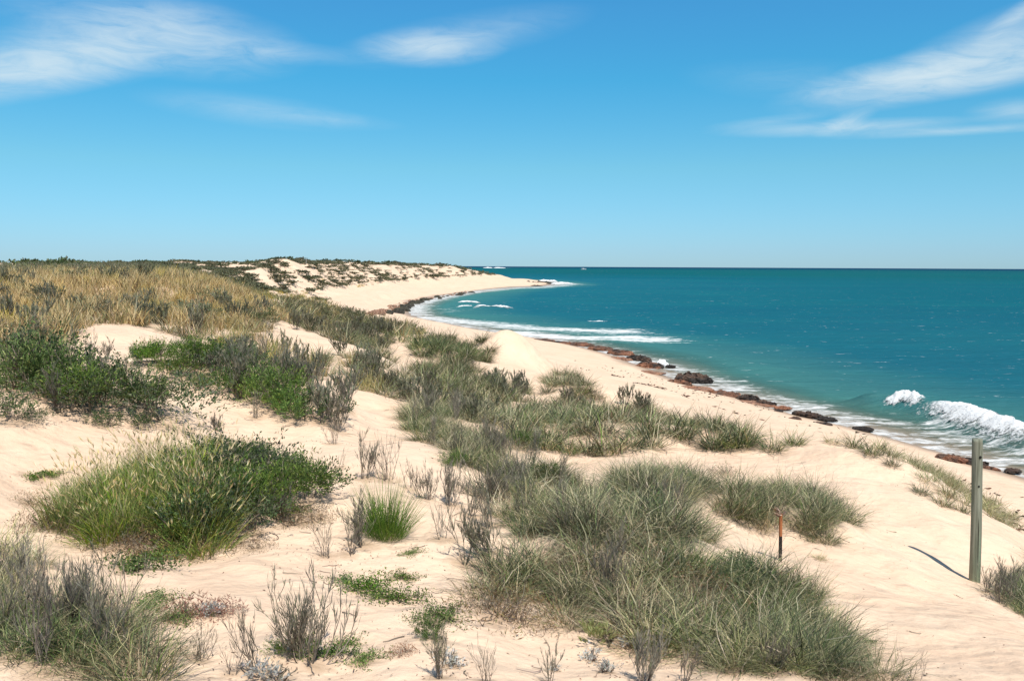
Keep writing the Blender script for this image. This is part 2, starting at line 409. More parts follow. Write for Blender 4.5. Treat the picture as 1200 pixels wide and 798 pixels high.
def build_ground():
    th = polar_angles(760, 60, 36)
    r = np.concatenate([np.exp(np.linspace(math.log(1.2), math.log(620), 760)), np.array([700, 900, 1300, 2200, 5000, 15000, 60000])])
    R, T = np.meshgrid(r, th, indexing='ij')
    X = R * np.sin(T); Y = R * np.cos(T)
    Z = height(X, Y)
    sd = shore_sd(X.ravel(), Y.ravel())
    Z = np.where(R > 3000, -6.0, Z)
    wet = np.clip(1 - sd / (2.6 + R.ravel() * 0.012), 0, 1)
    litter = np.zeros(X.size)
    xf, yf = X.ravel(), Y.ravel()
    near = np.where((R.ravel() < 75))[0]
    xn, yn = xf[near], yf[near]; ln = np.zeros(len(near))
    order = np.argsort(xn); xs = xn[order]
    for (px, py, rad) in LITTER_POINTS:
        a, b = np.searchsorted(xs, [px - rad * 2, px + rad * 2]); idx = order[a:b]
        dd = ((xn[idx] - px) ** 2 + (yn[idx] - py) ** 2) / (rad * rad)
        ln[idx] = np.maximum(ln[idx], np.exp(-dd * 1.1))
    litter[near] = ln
    V = np.stack([X, Y, Z], -1).reshape(-1, 3)
    n = len(V)
    V = np.vstack([V, [[0, 0, float(height(np.array([0.]), np.array([0.]))[0])]]])
    q = grid_faces(len(r), len(th), True)
    m = len(th)
    tri = np.stack([np.full(m, n), (np.arange(m) + 1) % m, np.arange(m)], -1)
    me = mesh_np('ground', V, q[:, ::-1], tri[:, ::1], sand_material(), True, attrs={'wet': np.append(wet, 0), 'litter': np.append(litter, 0)})
    tag(link('ground', me), kind='structure')

# ------------------------------------------------------------------ sea
# foam drawn on the sea as world polylines: (photo px points on the water, half width m, strength)
FOAM = [
    ([(1200, 540), (1130, 515), (1060, 500), (1000, 490), (940, 478), (880, 462), (830, 446), (780, 429), (740, 416)], 2.1, .78),
    ([(1110, 515), (1040, 497), (990, 486), (950, 480)], 1.6, .4),
    ([(1200, 515), (1160, 505), (1100, 500)], 1.6, .9),
    ([(740, 416), (700, 403), (640, 393), (600, 388)], 1.9, .55),
    ([(760, 398), (720, 396), (680, 397), (640, 394), (610, 391)], 4.6, 1.25),
    ([(720, 389), (640, 386), (580, 381), (530, 376), (500, 372)], 4.8, 1.1),
    ([(700, 400), (660, 391), (620, 388)], 2.2, .5),
    ([(490, 369), (484, 363), (492, 356), (520, 348.5), (560, 342)], 3.6, 1.0),
    ([(560, 342), (600, 338), (640, 336.5), (655, 334)], 4.5, .9),
    ([(515, 362), (540, 365), (500, 367)], 2.0, .5),
    ([(625, 330), (650, 331), (672, 333), (645, 336), (620, 338)], 7.0, .85),
    ([(655, 334), (672, 333)], 5.0, .8), ([(684, 334), (694, 334)], 3.0, .6),
    ([(690, 378), (715, 380)], 0.7, .5),
    ([(565, 314.2), (590, 314.4)], 60., 1.0),
]
def water_material():
    t = NT('sea_water'); p = t.pos()
    dep = t.attr('depth').outputs['Fac']       # metres of water
    dist = t.attr('offshore').outputs['Fac']   # metres from the waterline
    big = t.noise(t.mapping(p, (0.004, 0.012, 1), (0, 0, .15)), 1.0, 4, .6)
    mid = t.noise(t.mapping(p, (0.03, 0.08, 1), (0, 0, .15)), 1.0, 4, .6)
    c = t.ramp(t.maprange(dist, 0, 420), [(0.0, WAT[0]), (0.012, WAT[1]), (0.045, WAT[2]), (0.3, WAT[3]), (1.0, WAT[4])])
    c = t.mix(t.maprange(dist, 900, 6000), c, WAT[5])
    c = t.mix(t.math('MULTIPLY', t.maprange(big, .42, .62), .55), c, t.mix(1.0, c, (0.55, .78, .95), 'MULTIPLY'))
    c = t.mix(t.math('MULTIPLY', t.maprange(mid, .5, .7), .4), c, t.mix(1.0, c, (1.3, 1.28, 1.14), 'MULTIPLY'))
    # waves
    chop = t.noise(t.mapping(p, (0.7, 1.9, 1), (0, 0, .35)), 1.0, 7, .68)
    swell = t.noise(t.mapping(p, (0.09, 0.33, 1), (0, 0, .5)), 1.0, 3, .55)
    h = t.math('ADD', t.math('MULTIPLY', chop, .55), t.math('MULTIPLY', swell, 1.1))
    nb = t.bump(h, 1.0, 0.55)
    foam = t.attr('foam').outputs['Fac']
    fn = t.noise(t.mapping(p, (1.3, 2.0, 1), (0, 0, -.45)), 1.0, 8, .68, .6)
    fl = t.noise(t.mapping(p, (0.22, 0.9, 1), (0, 0, -.35)), 1.0, 4, .6, .5)
    fm = t.math('ADD', t.math('MULTIPLY', fn, .65), t.math('MULTIPLY', fl, .55))
    ff = t.maprange(t.math('ADD', t.math('SUBTRACT', fm, .60), t.math('MULTIPLY', t.math('SUBTRACT', foam, .5), .30)), -.03, .14, 0, .93)
    # little distant white caps
    caps = t.maprange(t.noise(t.mapping(p, (0.16, 0.55, 1), (0, 0, .1)), 1.0, 5, .62), .735, .79)
    caps = t.math('MULTIPLY', caps, t.math('MULTIPLY', t.maprange(dist, 15, 60), .35))
    ff = t.math('MAXIMUM', ff, caps)
    wd = t.node('ShaderNodeBsdfDiffuse', {'Color': c, 'Normal': nb})
    wg = t.node('ShaderNodeBsdfGlossy', {'Color': (1, 1, 1), 'Roughness': .25, 'Normal': nb})
    fr = t.math('MULTIPLY', t.node('ShaderNodeFresnel', {'IOR': 1.33, 'Normal': nb}).outputs[0], .42)
    water = t.node('ShaderNodeMixShader'); t.put(water.inputs[0], t.math('MINIMUM', fr, .06)); t.l.new(wd.outputs[0], water.inputs[1]); t.l.new(wg.outputs[0], water.inputs[2])
    foamb = t.node('ShaderNodeBsdfPrincipled', {'Base Color': (0.80, 0.80, 0.78), 'Roughness': .9, 'Specular IOR Level': .1, 'Normal': t.bump(fn, .6, .12)})
    clear = t.node('ShaderNodeBsdfTransparent')
    see = t.maprange(dep, 0.0, 0.42, 0.12, 1.0)
    a = t.node('ShaderNodeMixShader'); t.put(a.inputs[0], see); t.l.new(clear.outputs[0], a.inputs[1]); t.l.new(water.outputs[0], a.inputs[2])
    b = t.node('ShaderNodeMixShader'); t.put(b.inputs[0], ff); t.l.new(a.outputs[0], b.inputs[1]); t.l.new(foamb.outputs[0], b.inputs[2])
    return t.surf(b.outputs[0])
WAT = [(0.17, 0.30, 0.24), (0.055, 0.19, 0.175), (0.008, 0.122, 0.160), (0.002, 0.104, 0.135), (0.0008, 0.096, 0.106), (0.0004, 0.030, 0.078)]

RIDGES = [([(1022, 474), (1060, 477), (1090, 485), (1125, 496), (1165, 510), (1225, 530)], .62, 1.0), ([(548, 362), (575, 363), (600, 364.5)], .5, 2.2), ([(530, 357), (548, 357.5)], .4, 2.0), ([(684, 380), (718, 380.5)], .4, 1.4), ([(760, 470 - 60), (860, 425), (930, 440)], .18, 2.0)]
def build_sea():
    th = polar_angles(760, 40, 36)
    r = np.concatenate([np.exp(np.linspace(math.log(16), math.log(700), 640)), np.exp(np.linspace(math.log(705), math.log(60000), 60))])
    R, T = np.meshgrid(r, th, indexing='ij'); X = R * np.sin(T); Y = R * np.cos(T)
    x, y = X.ravel(), Y.ravel(); rr = R.ravel()
    sd = -shore_sd(x, y)
    foam = np.zeros(x.size)
    for px, w, s in FOAM:
        P = chaikin(np.array([at_sea(u, v)[:2] for u, v in px]), 1) if px[0][1] > 320 else np.array([at_sea(u, v)[:2] for u, v in px])
        d = seg_dist(x, y, P)
        foam = np.maximum(foam, s * .72 * np.clip(1.25 - d / w, 0, 1))
    foam = np.maximum(foam, np.where(sd < 1.6 + rr * .006, .42 * np.clip(1 - np.maximum(sd, 0) / (1.5 + rr * .006), 0, 1) + .2, 0) * (sd > -1.5))
    # gentle swell lines rolling in
    fade = np.clip(sd / 12, 0, 1) * np.clip(1.2 - rr / 700, 0, 1)
    z = 0.16 * fbm(x * .12, y * .30, 61, 3) * fade + 0.05 * fbm(x * .8, y * 1.2, 66, 2) * fade
    z = z + 0.02
    for crest, hh, ww in RIDGES:
        P = chaikin(np.array([at_sea(u, v)[:2] for u, v in crest]), 2); d = seg_dist(x, y, P)
        near = d < ww * 3
        z[near] += hh * np.exp(-(d[near] / ww) ** 2)
    V = np.stack([x, y, z], -1)
    me = mesh_np('sea', V, grid_faces(len(r), len(th), True)[:, ::-1], None, water_material(), True, attrs={'depth': np.clip(sd * .075, 0, 6), 'offshore': np.clip(sd, 0, 9000), 'foam': foam})
    tag(link('sea', me), kind='structure')

# ------------------------------------------------------------------ plants: array builders
def R(a, b, n, rs): return rs.uniform(a, b, n)

class Geo:
    def __init__(s): s.V = []; s.Q = []; s.c = []; s.n = 0
    def add(s, V, Q, c):
        s.V.append(np.asarray(V, np.float32)); s.Q.append(np.asarray(Q, np.int64) + s.n); s.c.append(np.asarray(c, np.float32)); s.n += len(V)
    def arrays(s):
        return np.concatenate(s.V), np.concatenate(s.Q), np.concatenate(s.c)

def pick_cols(pal, n, rs, jitter=.18):
    w = np.array([p[0] for p in pal], float); w /= w.sum()
    i = rs.choice(len(pal), n, p=w)
    c = np.array([p[1] for p in pal])[i]
    c = c * (1 + rs.uniform(-jitter, jitter, (n, 1))) * (1 + rs.uniform(-.06, .06, (n, 3)))
    return np.clip(c, 0.003, 1)

def blades(g, n, rs, rad, L, W, lean, curl, pal, segs=4, center=(0, 0), flat=1.0, wind=(0, 0), z0=0.0, tipcol=None, az_mode='out', wiggle=.0):
    a = rs.uniform(0, 2 * np.pi, n); rr = rad * np.sqrt(rs.uniform(0, 1, n))
    bx = center[0] + rr * np.cos(a); by = center[1] + rr * np.sin(a) * flat
    az = a + rs.normal(0, 1.05, n) if az_mode == 'out' else rs.uniform(0, 2 * np.pi, n)
    ln = R(L[0], L[1], n, rs) * (1 - .25 * rr / max(rad, 1e-6))
    f = (rr / max(rad, 1e-6))
    ph0 = np.radians(lean[0] + (lean[1] - lean[0]) * np.clip(f * .7 + rs.uniform(0, .45, n), 0, 1))
    ph1 = ph0 + np.radians(R(curl[0], curl[1], n, rs))
    w = R(W[0], W[1], n, rs)
    S = np.linspace(0, 1, segs + 1)
    phi = ph0[:, None] + (ph1 - ph0)[:, None] * S[None] ** 1.4
    ds = ln[:, None] / segs
    dx = np.sin(phi) * np.cos(az)[:, None] + wind[0] * S[None]; dy = np.sin(phi) * np.sin(az)[:, None] + wind[1] * S[None]; dz = np.cos(phi)
    x = bx[:, None] + np.concatenate([np.zeros((n, 1)), np.cumsum(dx[:, :-1] * ds, 1)], 1)
    y = by[:, None] + np.concatenate([np.zeros((n, 1)), np.cumsum(dy[:, :-1] * ds, 1)], 1)
    z = z0 + np.concatenate([np.zeros((n, 1)), np.cumsum(dz[:, :-1] * ds, 1)], 1)
    if wiggle:
        x[:, 1:] += rs.normal(0, wiggle, (n, segs)); y[:, 1:] += rs.normal(0, wiggle, (n, segs))
    ta = az + np.pi / 2 + rs.normal(0, .8, n)
    px, py = np.cos(ta), np.sin(ta)
    prof = np.clip(1.05 - S ** 2.2, .12, 1) * np.where(S == 0, .7, 1)
    hw = w[:, None] * prof[None] * .5
    A = np.stack([x - px[:, None] * hw, y - py[:, None] * hw, z], -1); B = np.stack([x + px[:, None] * hw, y + py[:, None] * hw, z], -1)
    V = np.stack([A, B], 2).reshape(-1, 3)
    k = np.arange(n)[:, None] * (2 * (segs + 1)) + np.arange(segs)[None] * 2
    Q = np.stack([k, k + 1, k + 3, k + 2], -1).reshape(-1, 4)
    c = pick_cols(pal, n, rs)
    cc = np.repeat(c[:, None], (segs + 1) * 2, 1)
    if tipcol is not None:
        t = np.repeat(S, 2)[None, :, None] ** 2
        cc = cc * (1 - t * .6) + np.array(tipcol)[None, None] * t * .6
    g.add(V, Q, cc.reshape(-1, 3))
    return np.stack([x[:, -1], y[:, -1], z[:, -1]], -1), np.stack([dx[:, -1], dy[:, -1], dz[:, -1]], -1)

def leaves(g, P, D, n_rs, L, W, pal, rs, droop=0.0, up=0.3):
    """one folded lozenge leaf at every point of P, growing along D"""
    n = len(P)
    D = D + rs.normal(0, .55, (n, 3)); D[:, 2] += up; D /= np.linalg.norm(D, axis=1, keepdims=True) + 1e-9
    s = np.cross(D, rs.normal(0, 1, (n, 3))); s /= np.linalg.norm(s, axis=1, keepdims=True) + 1e-9
    nn = np.cross(D, s)
    l = R(L[0], L[1], n, rs)[:, None]; w = R(W[0], W[1], n, rs)[:, None]
    a = P; b = P + D * l * .45 + s * w * .5 + nn * w * .15; c = P + D * l - np.array([0, 0, 1]) * l * droop; d = P + D * l * .45 - s * w * .5 + nn * w * .15
    V = np.stack([a, b, c, d], 1).reshape(-1, 3)
    Q = np.arange(n * 4).reshape(-1, 4)
    col = np.repeat(pick_cols(pal, n, rs), 4, 0)
    g.add(V, Q, col)

def branches(rs, n_main, H, spread, rad, forks=3, segs=4, upright=.5, bend=.25):
    """recursive forked shoots -> list of polylines with radii"""
    out = []
    def grow(p, d, L, r, lev):
        pts = [p]; q = p.copy(); dd = d.copy()
        for i in range(segs):
            dd = dd + rs.normal(0, bend, 3) * .5; dd[2] += upright * .12; dd /= np.linalg.norm(dd)
            q = q + dd * L / segs; pts.append(q.copy())
        out.append((np.array(pts), r, r * .55, lev))
        if lev < forks:
            for k in range(rs.randint(2, 4)):
                i = rs.randint(max(1, segs - 3), segs + 1)
                nd = dd + rs.normal(0, .45, 3); nd[2] = abs(nd[2]) * .8 + upright * .4; nd /= np.linalg.norm(nd)
                grow(pts[i], nd, L * rs.uniform(.5, .8), r * .6, lev + 1)
    for m in range(n_main):
        a = rs.uniform(0, 2 * np.pi); s = rs.uniform(0, spread)
        d = np.array([math.cos(a) * s, math.sin(a) * s, 1.0]); d /= np.linalg.norm(d)
        b = np.array([math.cos(a), math.sin(a), 0]) * rs.uniform(0, .3) * spread * H * .5
        grow(b, d, H * rs.uniform(.35, .6), rad, 0)
    return out

def tubes(g, lines, pal, rs, sides=3):
    for pts, r0, r1, lev in lines:
        n = len(pts); T = np.gradient(pts, axis=0); T /= np.linalg.norm(T, axis=1, keepdims=True) + 1e-9
        ref = np.array([0.3, 1, 0.1]); U = np.cross(T, ref); U /= np.linalg.norm(U, axis=1, keepdims=True) + 1e-9; W = np.cross(T, U)
        rr = np.linspace(r0, r1, n)[:, None]
        ring = [pts + rr * (U * math.cos(a) + W * math.sin(a)) for a in np.arange(sides) * 2 * math.pi / sides]
        V = np.stack(ring, 1).reshape(-1, 3)
        g.add(V, grid_faces(n, sides, True), np.repeat(pick_cols(pal, 1, rs), len(V), 0))

# ------------------------------------------------------------------ plant materials (per-leaf colour comes from the mesh; each plant shifts it a little)
def leaf_material(name, gloss=.25, trans=.22, rough=.55):
    t = NT(name); c = t.attr('col').outputs['Color']
    oi = t.node('ShaderNodeObjectInfo').outputs['Random']
    hsv = t.node('ShaderNodeHueSaturation', {'Color': c, 'Value': t.maprange(oi, 0, 1, .70, 1.26), 'Hue': t.maprange(t.math('FRACT', t.math('MULTIPLY', oi, 7.3)), 0, 1, .485, .512), 'Saturation': t.maprange(t.math('FRACT', t.math('MULTIPLY', oi, 3.7)), 0, 1, .85, 1.1)})
    b = t.node('ShaderNodeBsdfPrincipled', {'Base Color': hsv.outputs[0], 'Roughness': rough, 'Specular IOR Level': gloss})
    tr = t.node('ShaderNodeBsdfTranslucent', {'Color': hsv.outputs[0]})
    m = t.node('ShaderNodeMixShader'); m.inputs[0].default_value = trans; t.l.new(b.outputs[0], m.inputs[1]); t.l.new(tr.outputs[0], m.inputs[2])
    return t.surf(m.outputs[0])
M_LEAF = leaf_material('plant_leaf', .22, .15); M_STEM = leaf_material('plant_stem', .1, 0.0, .9)
M_LITTER = leaf_material('dry_litter', .05, 0.0, .95)

SPIN = [(3.4, (.165, .178, .085)), (2.4, (.26, .262, .135)), (3.6, (.062, .072, .038)), (3.2, (.52, .45, .26)), (1.4, (.25, .18, .11)), (1.0, (.14, .21, .05))]
SPIN_G = [(4, (.125, .165, .060)), (2, (.21, .24, .10)), (3.2, (.050, .072, .032)), (1.8, (.44, .39, .19))]
SPIN_Y = [(4, (.23, .24, .10)), (3, (.33, .31, .16)), (2, (.14, .17, .07)), (2, (.45, .39, .22))]
GREYT = [(4, (.19, .175, .135)), (2.4, (.11, .10, .08)), (2.4, (.27, .24, .18)), (1.4, (.16, .18, .09)), (1.0, (.40, .34, .24))]
STEMS = [(3, (.19, .155, .12)), (2, (.28, .235, .18)), (2, (.085, .07, .055))]
GREEN = [(4, (.085, .155, .028)), (3, (.14, .22, .042)), (2, (.045, .085, .022)), (1.0, (.24, .30, .07))]
GREEN_D = [(4, (.065, .105, .038)), (3, (.10, .145, .05)), (2, (.04, .06, .03)), (1.4, (.19, .19, .12))]
OLIVE = [(4, (.135, .155, .070)), (3, (.20, .21, .10)), (2, (.075, .088, .045)), (2, (.32, .28, .17))]
GOLD = [(4, (.60, .44, .13)), (3, (.70, .54, .22)), (2, (.38, .26, .10)), (1.2, (.27, .25, .08))]
GOLDG = [(3, (.42, .32, .12)), (3, (.28, .27, .09)), (2, (.55, .42, .19)), (1, (.17, .19, .07))]
YELG = [(4, (.15, .24, .032)), (3, (.30, .34, .06)), (2.0, (.07, .12, .025)), (1.3, (.42, .34, .11))]
HEATH = [(3, (.20, .12, .06)), (3, (.27, .185, .085)), (2, (.12, .085, .05)), (1.5, (.19, .19, .075))]
REDDY = [(3, (.30, .12, .075)), (2, (.38, .22, .15)), (1, (.20, .09, .06))]
SILV = [(4, (.52, .52, .49)), (2, (.42, .43, .38)), (1, (.62, .60, .56))]
SEED = [(3, (.58, .47, .23)), (2, (.45, .33, .14)), (1, (.66, .57, .34))]

class Proto:
    """one kind of plant, one variant: main mesh plus named parts"""
    def __init__(s, name, parts, H, rad):
        s.name = name; s.H = H; s.rad = rad; s.parts = []
        s.geo = [(pn, g.arrays(), mat, kind) for pn, g, mat, kind in parts if g.n]
        s.me = None
    def meshes(s):
        if s.me is None:
            s.me = [(pn, mesh_np(pn, a[0], a[1], None, mat, False, a[2]), kind) for pn, a, mat, kind in s.geo]
        return s.me

def p_spinifex(seed, n=230, pal=SPIN, H=.55, rad=.17, W=(.0032, .0068), segs=5):
    rs = np.random.RandomState(seed); g = Geo()
    wts = rs.uniform(.35, 1.9, len(pal)); pal = [(w * a, tuple(np.array(c) * rs.uniform(.82, 1.2))) for w, (a, c) in zip(wts, pal)]
    blades(g, int(n * .7), rs, rad, (H * .6, H * 1.3), W, (4, 62), (10, 85), pal, segs, wiggle=.011)
    blades(g, int(n * .3), rs, rad * 1.1, (H * .4, H * .85), W, (30, 80), (5, 40), pal, 3)
    blades(g, int(n * .07), rs, rad * 1.2, (H * .8, H * 1.6), (W[0], W[1] * 1.1), (5, 85), (-30, 120), [(2, (.58, .50, .32)), (1, (.36, .28, .18)), (1, (.14, .11, .08))], 4, wiggle=.03, az_mode='any')
    return Proto('spinifex_tussock', [('spinifex_tussock', g, M_LEAF, None)], H, rad + H * .5)

def p_twig(seed, H=.5, n=12, pal=GREYT, spread=.6, leafy=.75, rad=.0034, rw=(.0024, .0045)):
    rs = np.random.RandomState(seed); g = Geo(); s = Geo()
    br = branches(rs, n, H, spread, rad, 2, 4, 1.2, .16)
    tubes(s, br, STEMS, rs)
    P = []; D = []
    for pts, r0, r1, lev in br:
        k = int((4 + 5 * lev) * leafy)
        for _ in range(k):
            i = rs.randint(1, len(pts)); f = rs.rand()
            P.append(pts[i - 1] * (1 - f) + pts[i] * f); D.append(pts[i] - pts[i - 1])
    if P:
        P = np.array(P); D = np.array(D); D /= np.linalg.norm(D, axis=1, keepdims=True)
        leaves(g, P, D * 2.4, 0, (.035 * H / .5, .095 * H / .5), rw, pal, rs, 0, .7)
    return Proto('grey_shrub', [('foliage', g, M_LEAF, None), ('stem', s, M_STEM, None)], H, H * .55)

def p_leafy(seed, H=.50, rad=.46, n=3200, pal=GREEN, L=(.028, .062), W=(.006, .011), lob=5, flat=.7, stems=6, name='green_shrub', up=.35):
    rs = np.random.RandomState(seed); g = Geo(); s = Geo()
    br = branches(rs, stems, H * .95, rad / H * 1.1, .006, 2, 3, .5, .35)
    tubes(s, br, STEMS, rs)
    # lumpy crown: shoots radiating from several hearts, leaves along each shoot
    P = []; D = []
    hearts = [(np.array([rs.uniform(-.55, .55) * rad, rs.uniform(-.55, .55) * rad, H * rs.uniform(.05, .3)]), rs.uniform(.45, .75)) for _ in range(lob)]
    ns = max(8, n // 14)
    for k in range(ns):
        h0, sc_ = hearts[rs.randint(lob)]
        d = rs.normal(0, 1, 3); d[2] = abs(d[2]) * 1.0 + .15; d /= np.linalg.norm(d)
        tip = h0 + d * np.array([rad, rad, H]) * sc_ * rs.uniform(.65, 1.12)
        m = max(3, n // ns)
        f = rs.uniform(.35, 1.0, m) ** .7
        pp = h0[None] * (1 - f[:, None]) + tip[None] * f[:, None] + rs.normal(0, .012 * H / .45, (m, 3))
        P.append(pp); D.append(np.repeat(d[None], m, 0))
    P = np.concatenate(P); D = np.concatenate(D); P[:, 2] = np.maximum(P[:, 2], .005)
    leaves(g, P, D, 0, L, W, pal, rs, .1, up)
    return Proto(name, [('foliage', g, M_LEAF, None), ('stem', s, M_STEM, None)], H, rad)

def p_mat(seed, rad=.3, n=900, pal=GREEN, H=.07, name='creeping_plant'):
    rs = np.random.RandomState(seed); g = Geo(); s = Geo(); P = []; D = []; ln = []
    for k in range(12):
        a = rs.uniform(0, 6.28); L = rad * rs.uniform(.5, 1.25); pts = [np.array([0, 0, .01])]
        for i in range(5):
            a += rs.normal(0, .35); pts.append(pts[-1] + np.array([math.cos(a), math.sin(a) * .9, 0]) * L / 5)
        pts = np.array(pts); pts[:, 2] = .012 + .02 * rs.rand(6); ln.append((pts, .003, .0015, 0))
        m = n // 12; f = rs.uniform(0, 5, m); i = np.minimum(f.astype(int), 4); f = (f - i)[:, None]
        pp = pts[i] * (1 - f) + pts[i + 1] * f
        pp = pp + rs.normal(0, 1, (m, 3)) * np.array([rad * .11, rad * .11, 0]); pp[:, 2] = rs.uniform(.005, H, m)
        P.append(pp); D.append(np.stack([rs.normal(0, 1, m), rs.normal(0, 1, m), rs.uniform(.3, 1.2, m)], 1))
    tubes(s, ln, STEMS, rs)
    leaves(g, np.concatenate(P), np.concatenate(D), 0, (.014, .032), (.008, .014), pal, rs, 0, .2)
    return Proto(name, [('foliage', g, M_LEAF, None), ('stem', s, M_STEM, None)], H, rad)

def p_seedgrass(seed, n=330, H=.50, pal=YELG, rad=.24, heads=26, wind=(.35, .05)):
    rs = np.random.RandomState(seed); g = Geo(); s = Geo()
    blades(g, n, rs, rad, (H * .5, H * 1.0), (.004, .009), (3, 45), (8, 55), pal, 4, wind=(wind[0] * .5, wind[1]))
    tips, dirs = blades(g, heads, rs, rad * .9, (H * 1.0, H * 1.35), (.0025, .004), (0, 24), (5, 30), [(1, (.42, .38, .17))], 5, wind=wind)
    # seed heads: plump spikelets along the last part of each stalk
    dirs = dirs / (np.linalg.norm(dirs, axis=1, keepdims=True) + 1e-9)
    for k in range(3):
        dd = dirs + rs.normal(0, .05, dirs.shape)
        leaves(s, tips - dirs * .03, dd * 6, 0, (.055, .09), (.005, .008), SEED, rs, .02, 0)
    return Proto('seeding_grass', [('blades', g, M_LEAF, None), ('seed_heads', s, M_LEAF, 'stuff')], H, rad + .15)

def p_drygrass(seed, n=150, H=.6, pal=GOLD, rad=.28, W=(.006, .012)):
    rs = np.random.RandomState(seed); g = Geo()
    blades(g, n, rs, rad, (H * .55, H * 1.1), W, (2, 38), (5, 35), pal, 3, wind=(.14, 0), az_mode='any')
    return Proto('dry_grass_tussock', [('dry_grass_tussock', g, M_LEAF, None)], H, rad + .1)

def p_broom(seed, n=900, H=.42, rad=.16, pal=GREEN):
    rs = np.random.RandomState(seed); g = Geo()
    blades(g, n, rs, rad, (H * .55, H * 1.1), (.0022, .0042), (2, 62), (2, 22), pal, 3)
    return Proto('broom_bush', [('broom_bush', g, M_LEAF, None)], H, rad + H * .4)

def p_heath(seed, n=700, H=.2, rad=.3, pal=HEATH):
    rs = np.random.RandomState(seed); g = Geo(); s = Geo()
    tubes(s, branches(rs, 12, H, 1.6, .003, 2, 3, .3, .4), STEMS, rs)
    a = rs.uniform(0, 6.28, n); r = rad * np.sqrt(rs.rand(n)); 
    P = np.stack([r * np.cos(a), r * np.sin(a), H * rs.rand(n) * (1.05 - (r / rad) ** 2 * .8)], 1)
    D = rs.normal(0, 1, (n, 3)); D[:, 2] = abs(D[:, 2])
    leaves(g, P, D * 2, 0, (.02, .05), (.003, .006), pal, rs, 0, .6)
    return Proto('low_heath', [('foliage', g, M_LEAF, None), ('stem', s, M_STEM, None)], H, rad)

def place(proto, p, rz, s, label, cat, group=None, name=None, tilt=(0, 0), litter=True, sz=None, parts=True):
    ms = proto.meshes(); nm = name or proto.name
    if len(ms) == 1:
        o = bpy.data.objects.new(nm, ms[0][1]); C.objects.link(o)
    else:
        o = bpy.data.objects.new(nm, None); o.empty_display_size = .1; C.objects.link(o)
        for pn, me, kind in ms:
            c = bpy.data.objects.new(pn, me); C.objects.link(c); c.parent = o
            if kind: c['kind'] = kind
    o.location = (p[0], p[1], p[2] - .012); o.rotation_euler = (tilt[0], tilt[1], rz); o.scale = (s, s, s if sz is None else sz)
    tag(o, label, cat, group)
    if litter: LITTER_POINTS.append((p[0], p[1], proto.rad * s * .95))
    return o

def scatter_pts(poly, spacing, seed, world=False, keep=None, jitter=.5):
    rs = np.random.RandomState(seed)
    P = np.array(poly if world else [hit(u, v)[:2] for u, v in poly])
    lo = P.min(0); hi = P.max(0)
    nx = int((hi[0] - lo[0]) / spacing) + 2; ny = int((hi[1] - lo[1]) / spacing) + 2
    gx, gy = np.meshgrid(np.arange(nx), np.arange(ny))
    x = lo[0] + (gx + .5 * (gy % 2)).ravel() * spacing + rs.uniform(-jitter, jitter, gx.size) * spacing
    y = lo[1] + gy.ravel() * spacing + rs.uniform(-jitter, jitter, gx.size) * spacing
    m = in_poly(x, y, P); x, y = x[m], y[m]
    if keep is not None:
        k = keep(x, y, rs); x, y = x[k], y[k]
    z = height(x, y) if len(x) else x
    return np.stack([x, y, z], 1), rs

def scatter(poly, spacing, seed, protos, label, cat, group, name=None, s=(.8, 1.2), litter=True, keep=None, cap=999, rest=None, near=True):
    """CAP plants become objects (those nearest to the viewer); the others go to the stuff list REST"""
    P, rs = scatter_pts(poly, spacing, seed, keep=keep)
    COUNTS[group] = len(P)
    if near: P = P[np.argsort(P[:, 1] + rs.uniform(0, 3, len(P)))]
    main = 'spinifex_tussock' if name in ('spinifex_tussock', 'dune_grass_tussock') else (name or protos[0].name)
    L0, C0, G0, N0 = label, cat, group, name
    for i, p in enumerate(P):
        k = rs.uniform(*s); pr = protos[rs.randint(len(protos))]; a = rs.uniform(0, 6.28)
        label, cat, group, name = L0, C0, G0, N0
        if pr.name != main and pr.name in ALT:           # another kind of plant growing in the same patch
            name, cat, w = ALT[pr.name]; label = w + ' growing among the ' + G0; group = w + 's among the ' + G0
        if i < cap:
            place(pr, p, a, k, label, cat, group, name, (rs.normal(0, .09), rs.normal(0, .09)), litter, k * rs.uniform(.8, 1.15))
        elif rest is not None:
            REST.setdefault(rest, []).append((pr, p, k, a))
            if litter: LITTER_POINTS.append((p[0], p[1], pr.rad * k * .9))
REST = {}
ALT = {'grey_shrub': ('grey_shrub', 'shrub', 'grey twiggy shrub'), 'green_shrub': ('green_shrub', 'shrub', 'olive leafy shrub'), 'spinifex_tussock': ('dune_grass_tussock', 'grass tussock', 'spinifex tussock'), 'dry_grass_tussock': ('dry_grass_tussock', 'grass tussock', 'straw-coloured tussock')}
def build_rest(name, label):
    V = []; Q = []; c = []; n = 0; rs = np.random.RandomState(3)
    for pr, p, k, a in REST.get(name, []):
        ca, sa = math.cos(a), math.sin(a); tint = rs.uniform(.85, 1.15)
        for pn, (v, q, col), mt, kind in pr.geo:
            w = v * k; w2 = w.copy(); w2[:, 0] = w[:, 0] * ca - w[:, 1] * sa; w2[:, 1] = w[:, 0] * sa + w[:, 1] * ca
            V.append(w2 + np.array([p[0], p[1], p[2] - .01], np.float32)); Q.append(q + n); c.append(col * tint); n += len(v)
    if V: tag(link(name, mesh_np(name, np.concatenate(V), np.concatenate(Q), None, M_LEAF, False, np.concatenate(c))), label, None, None, 'stuff')
COUNTS = {}

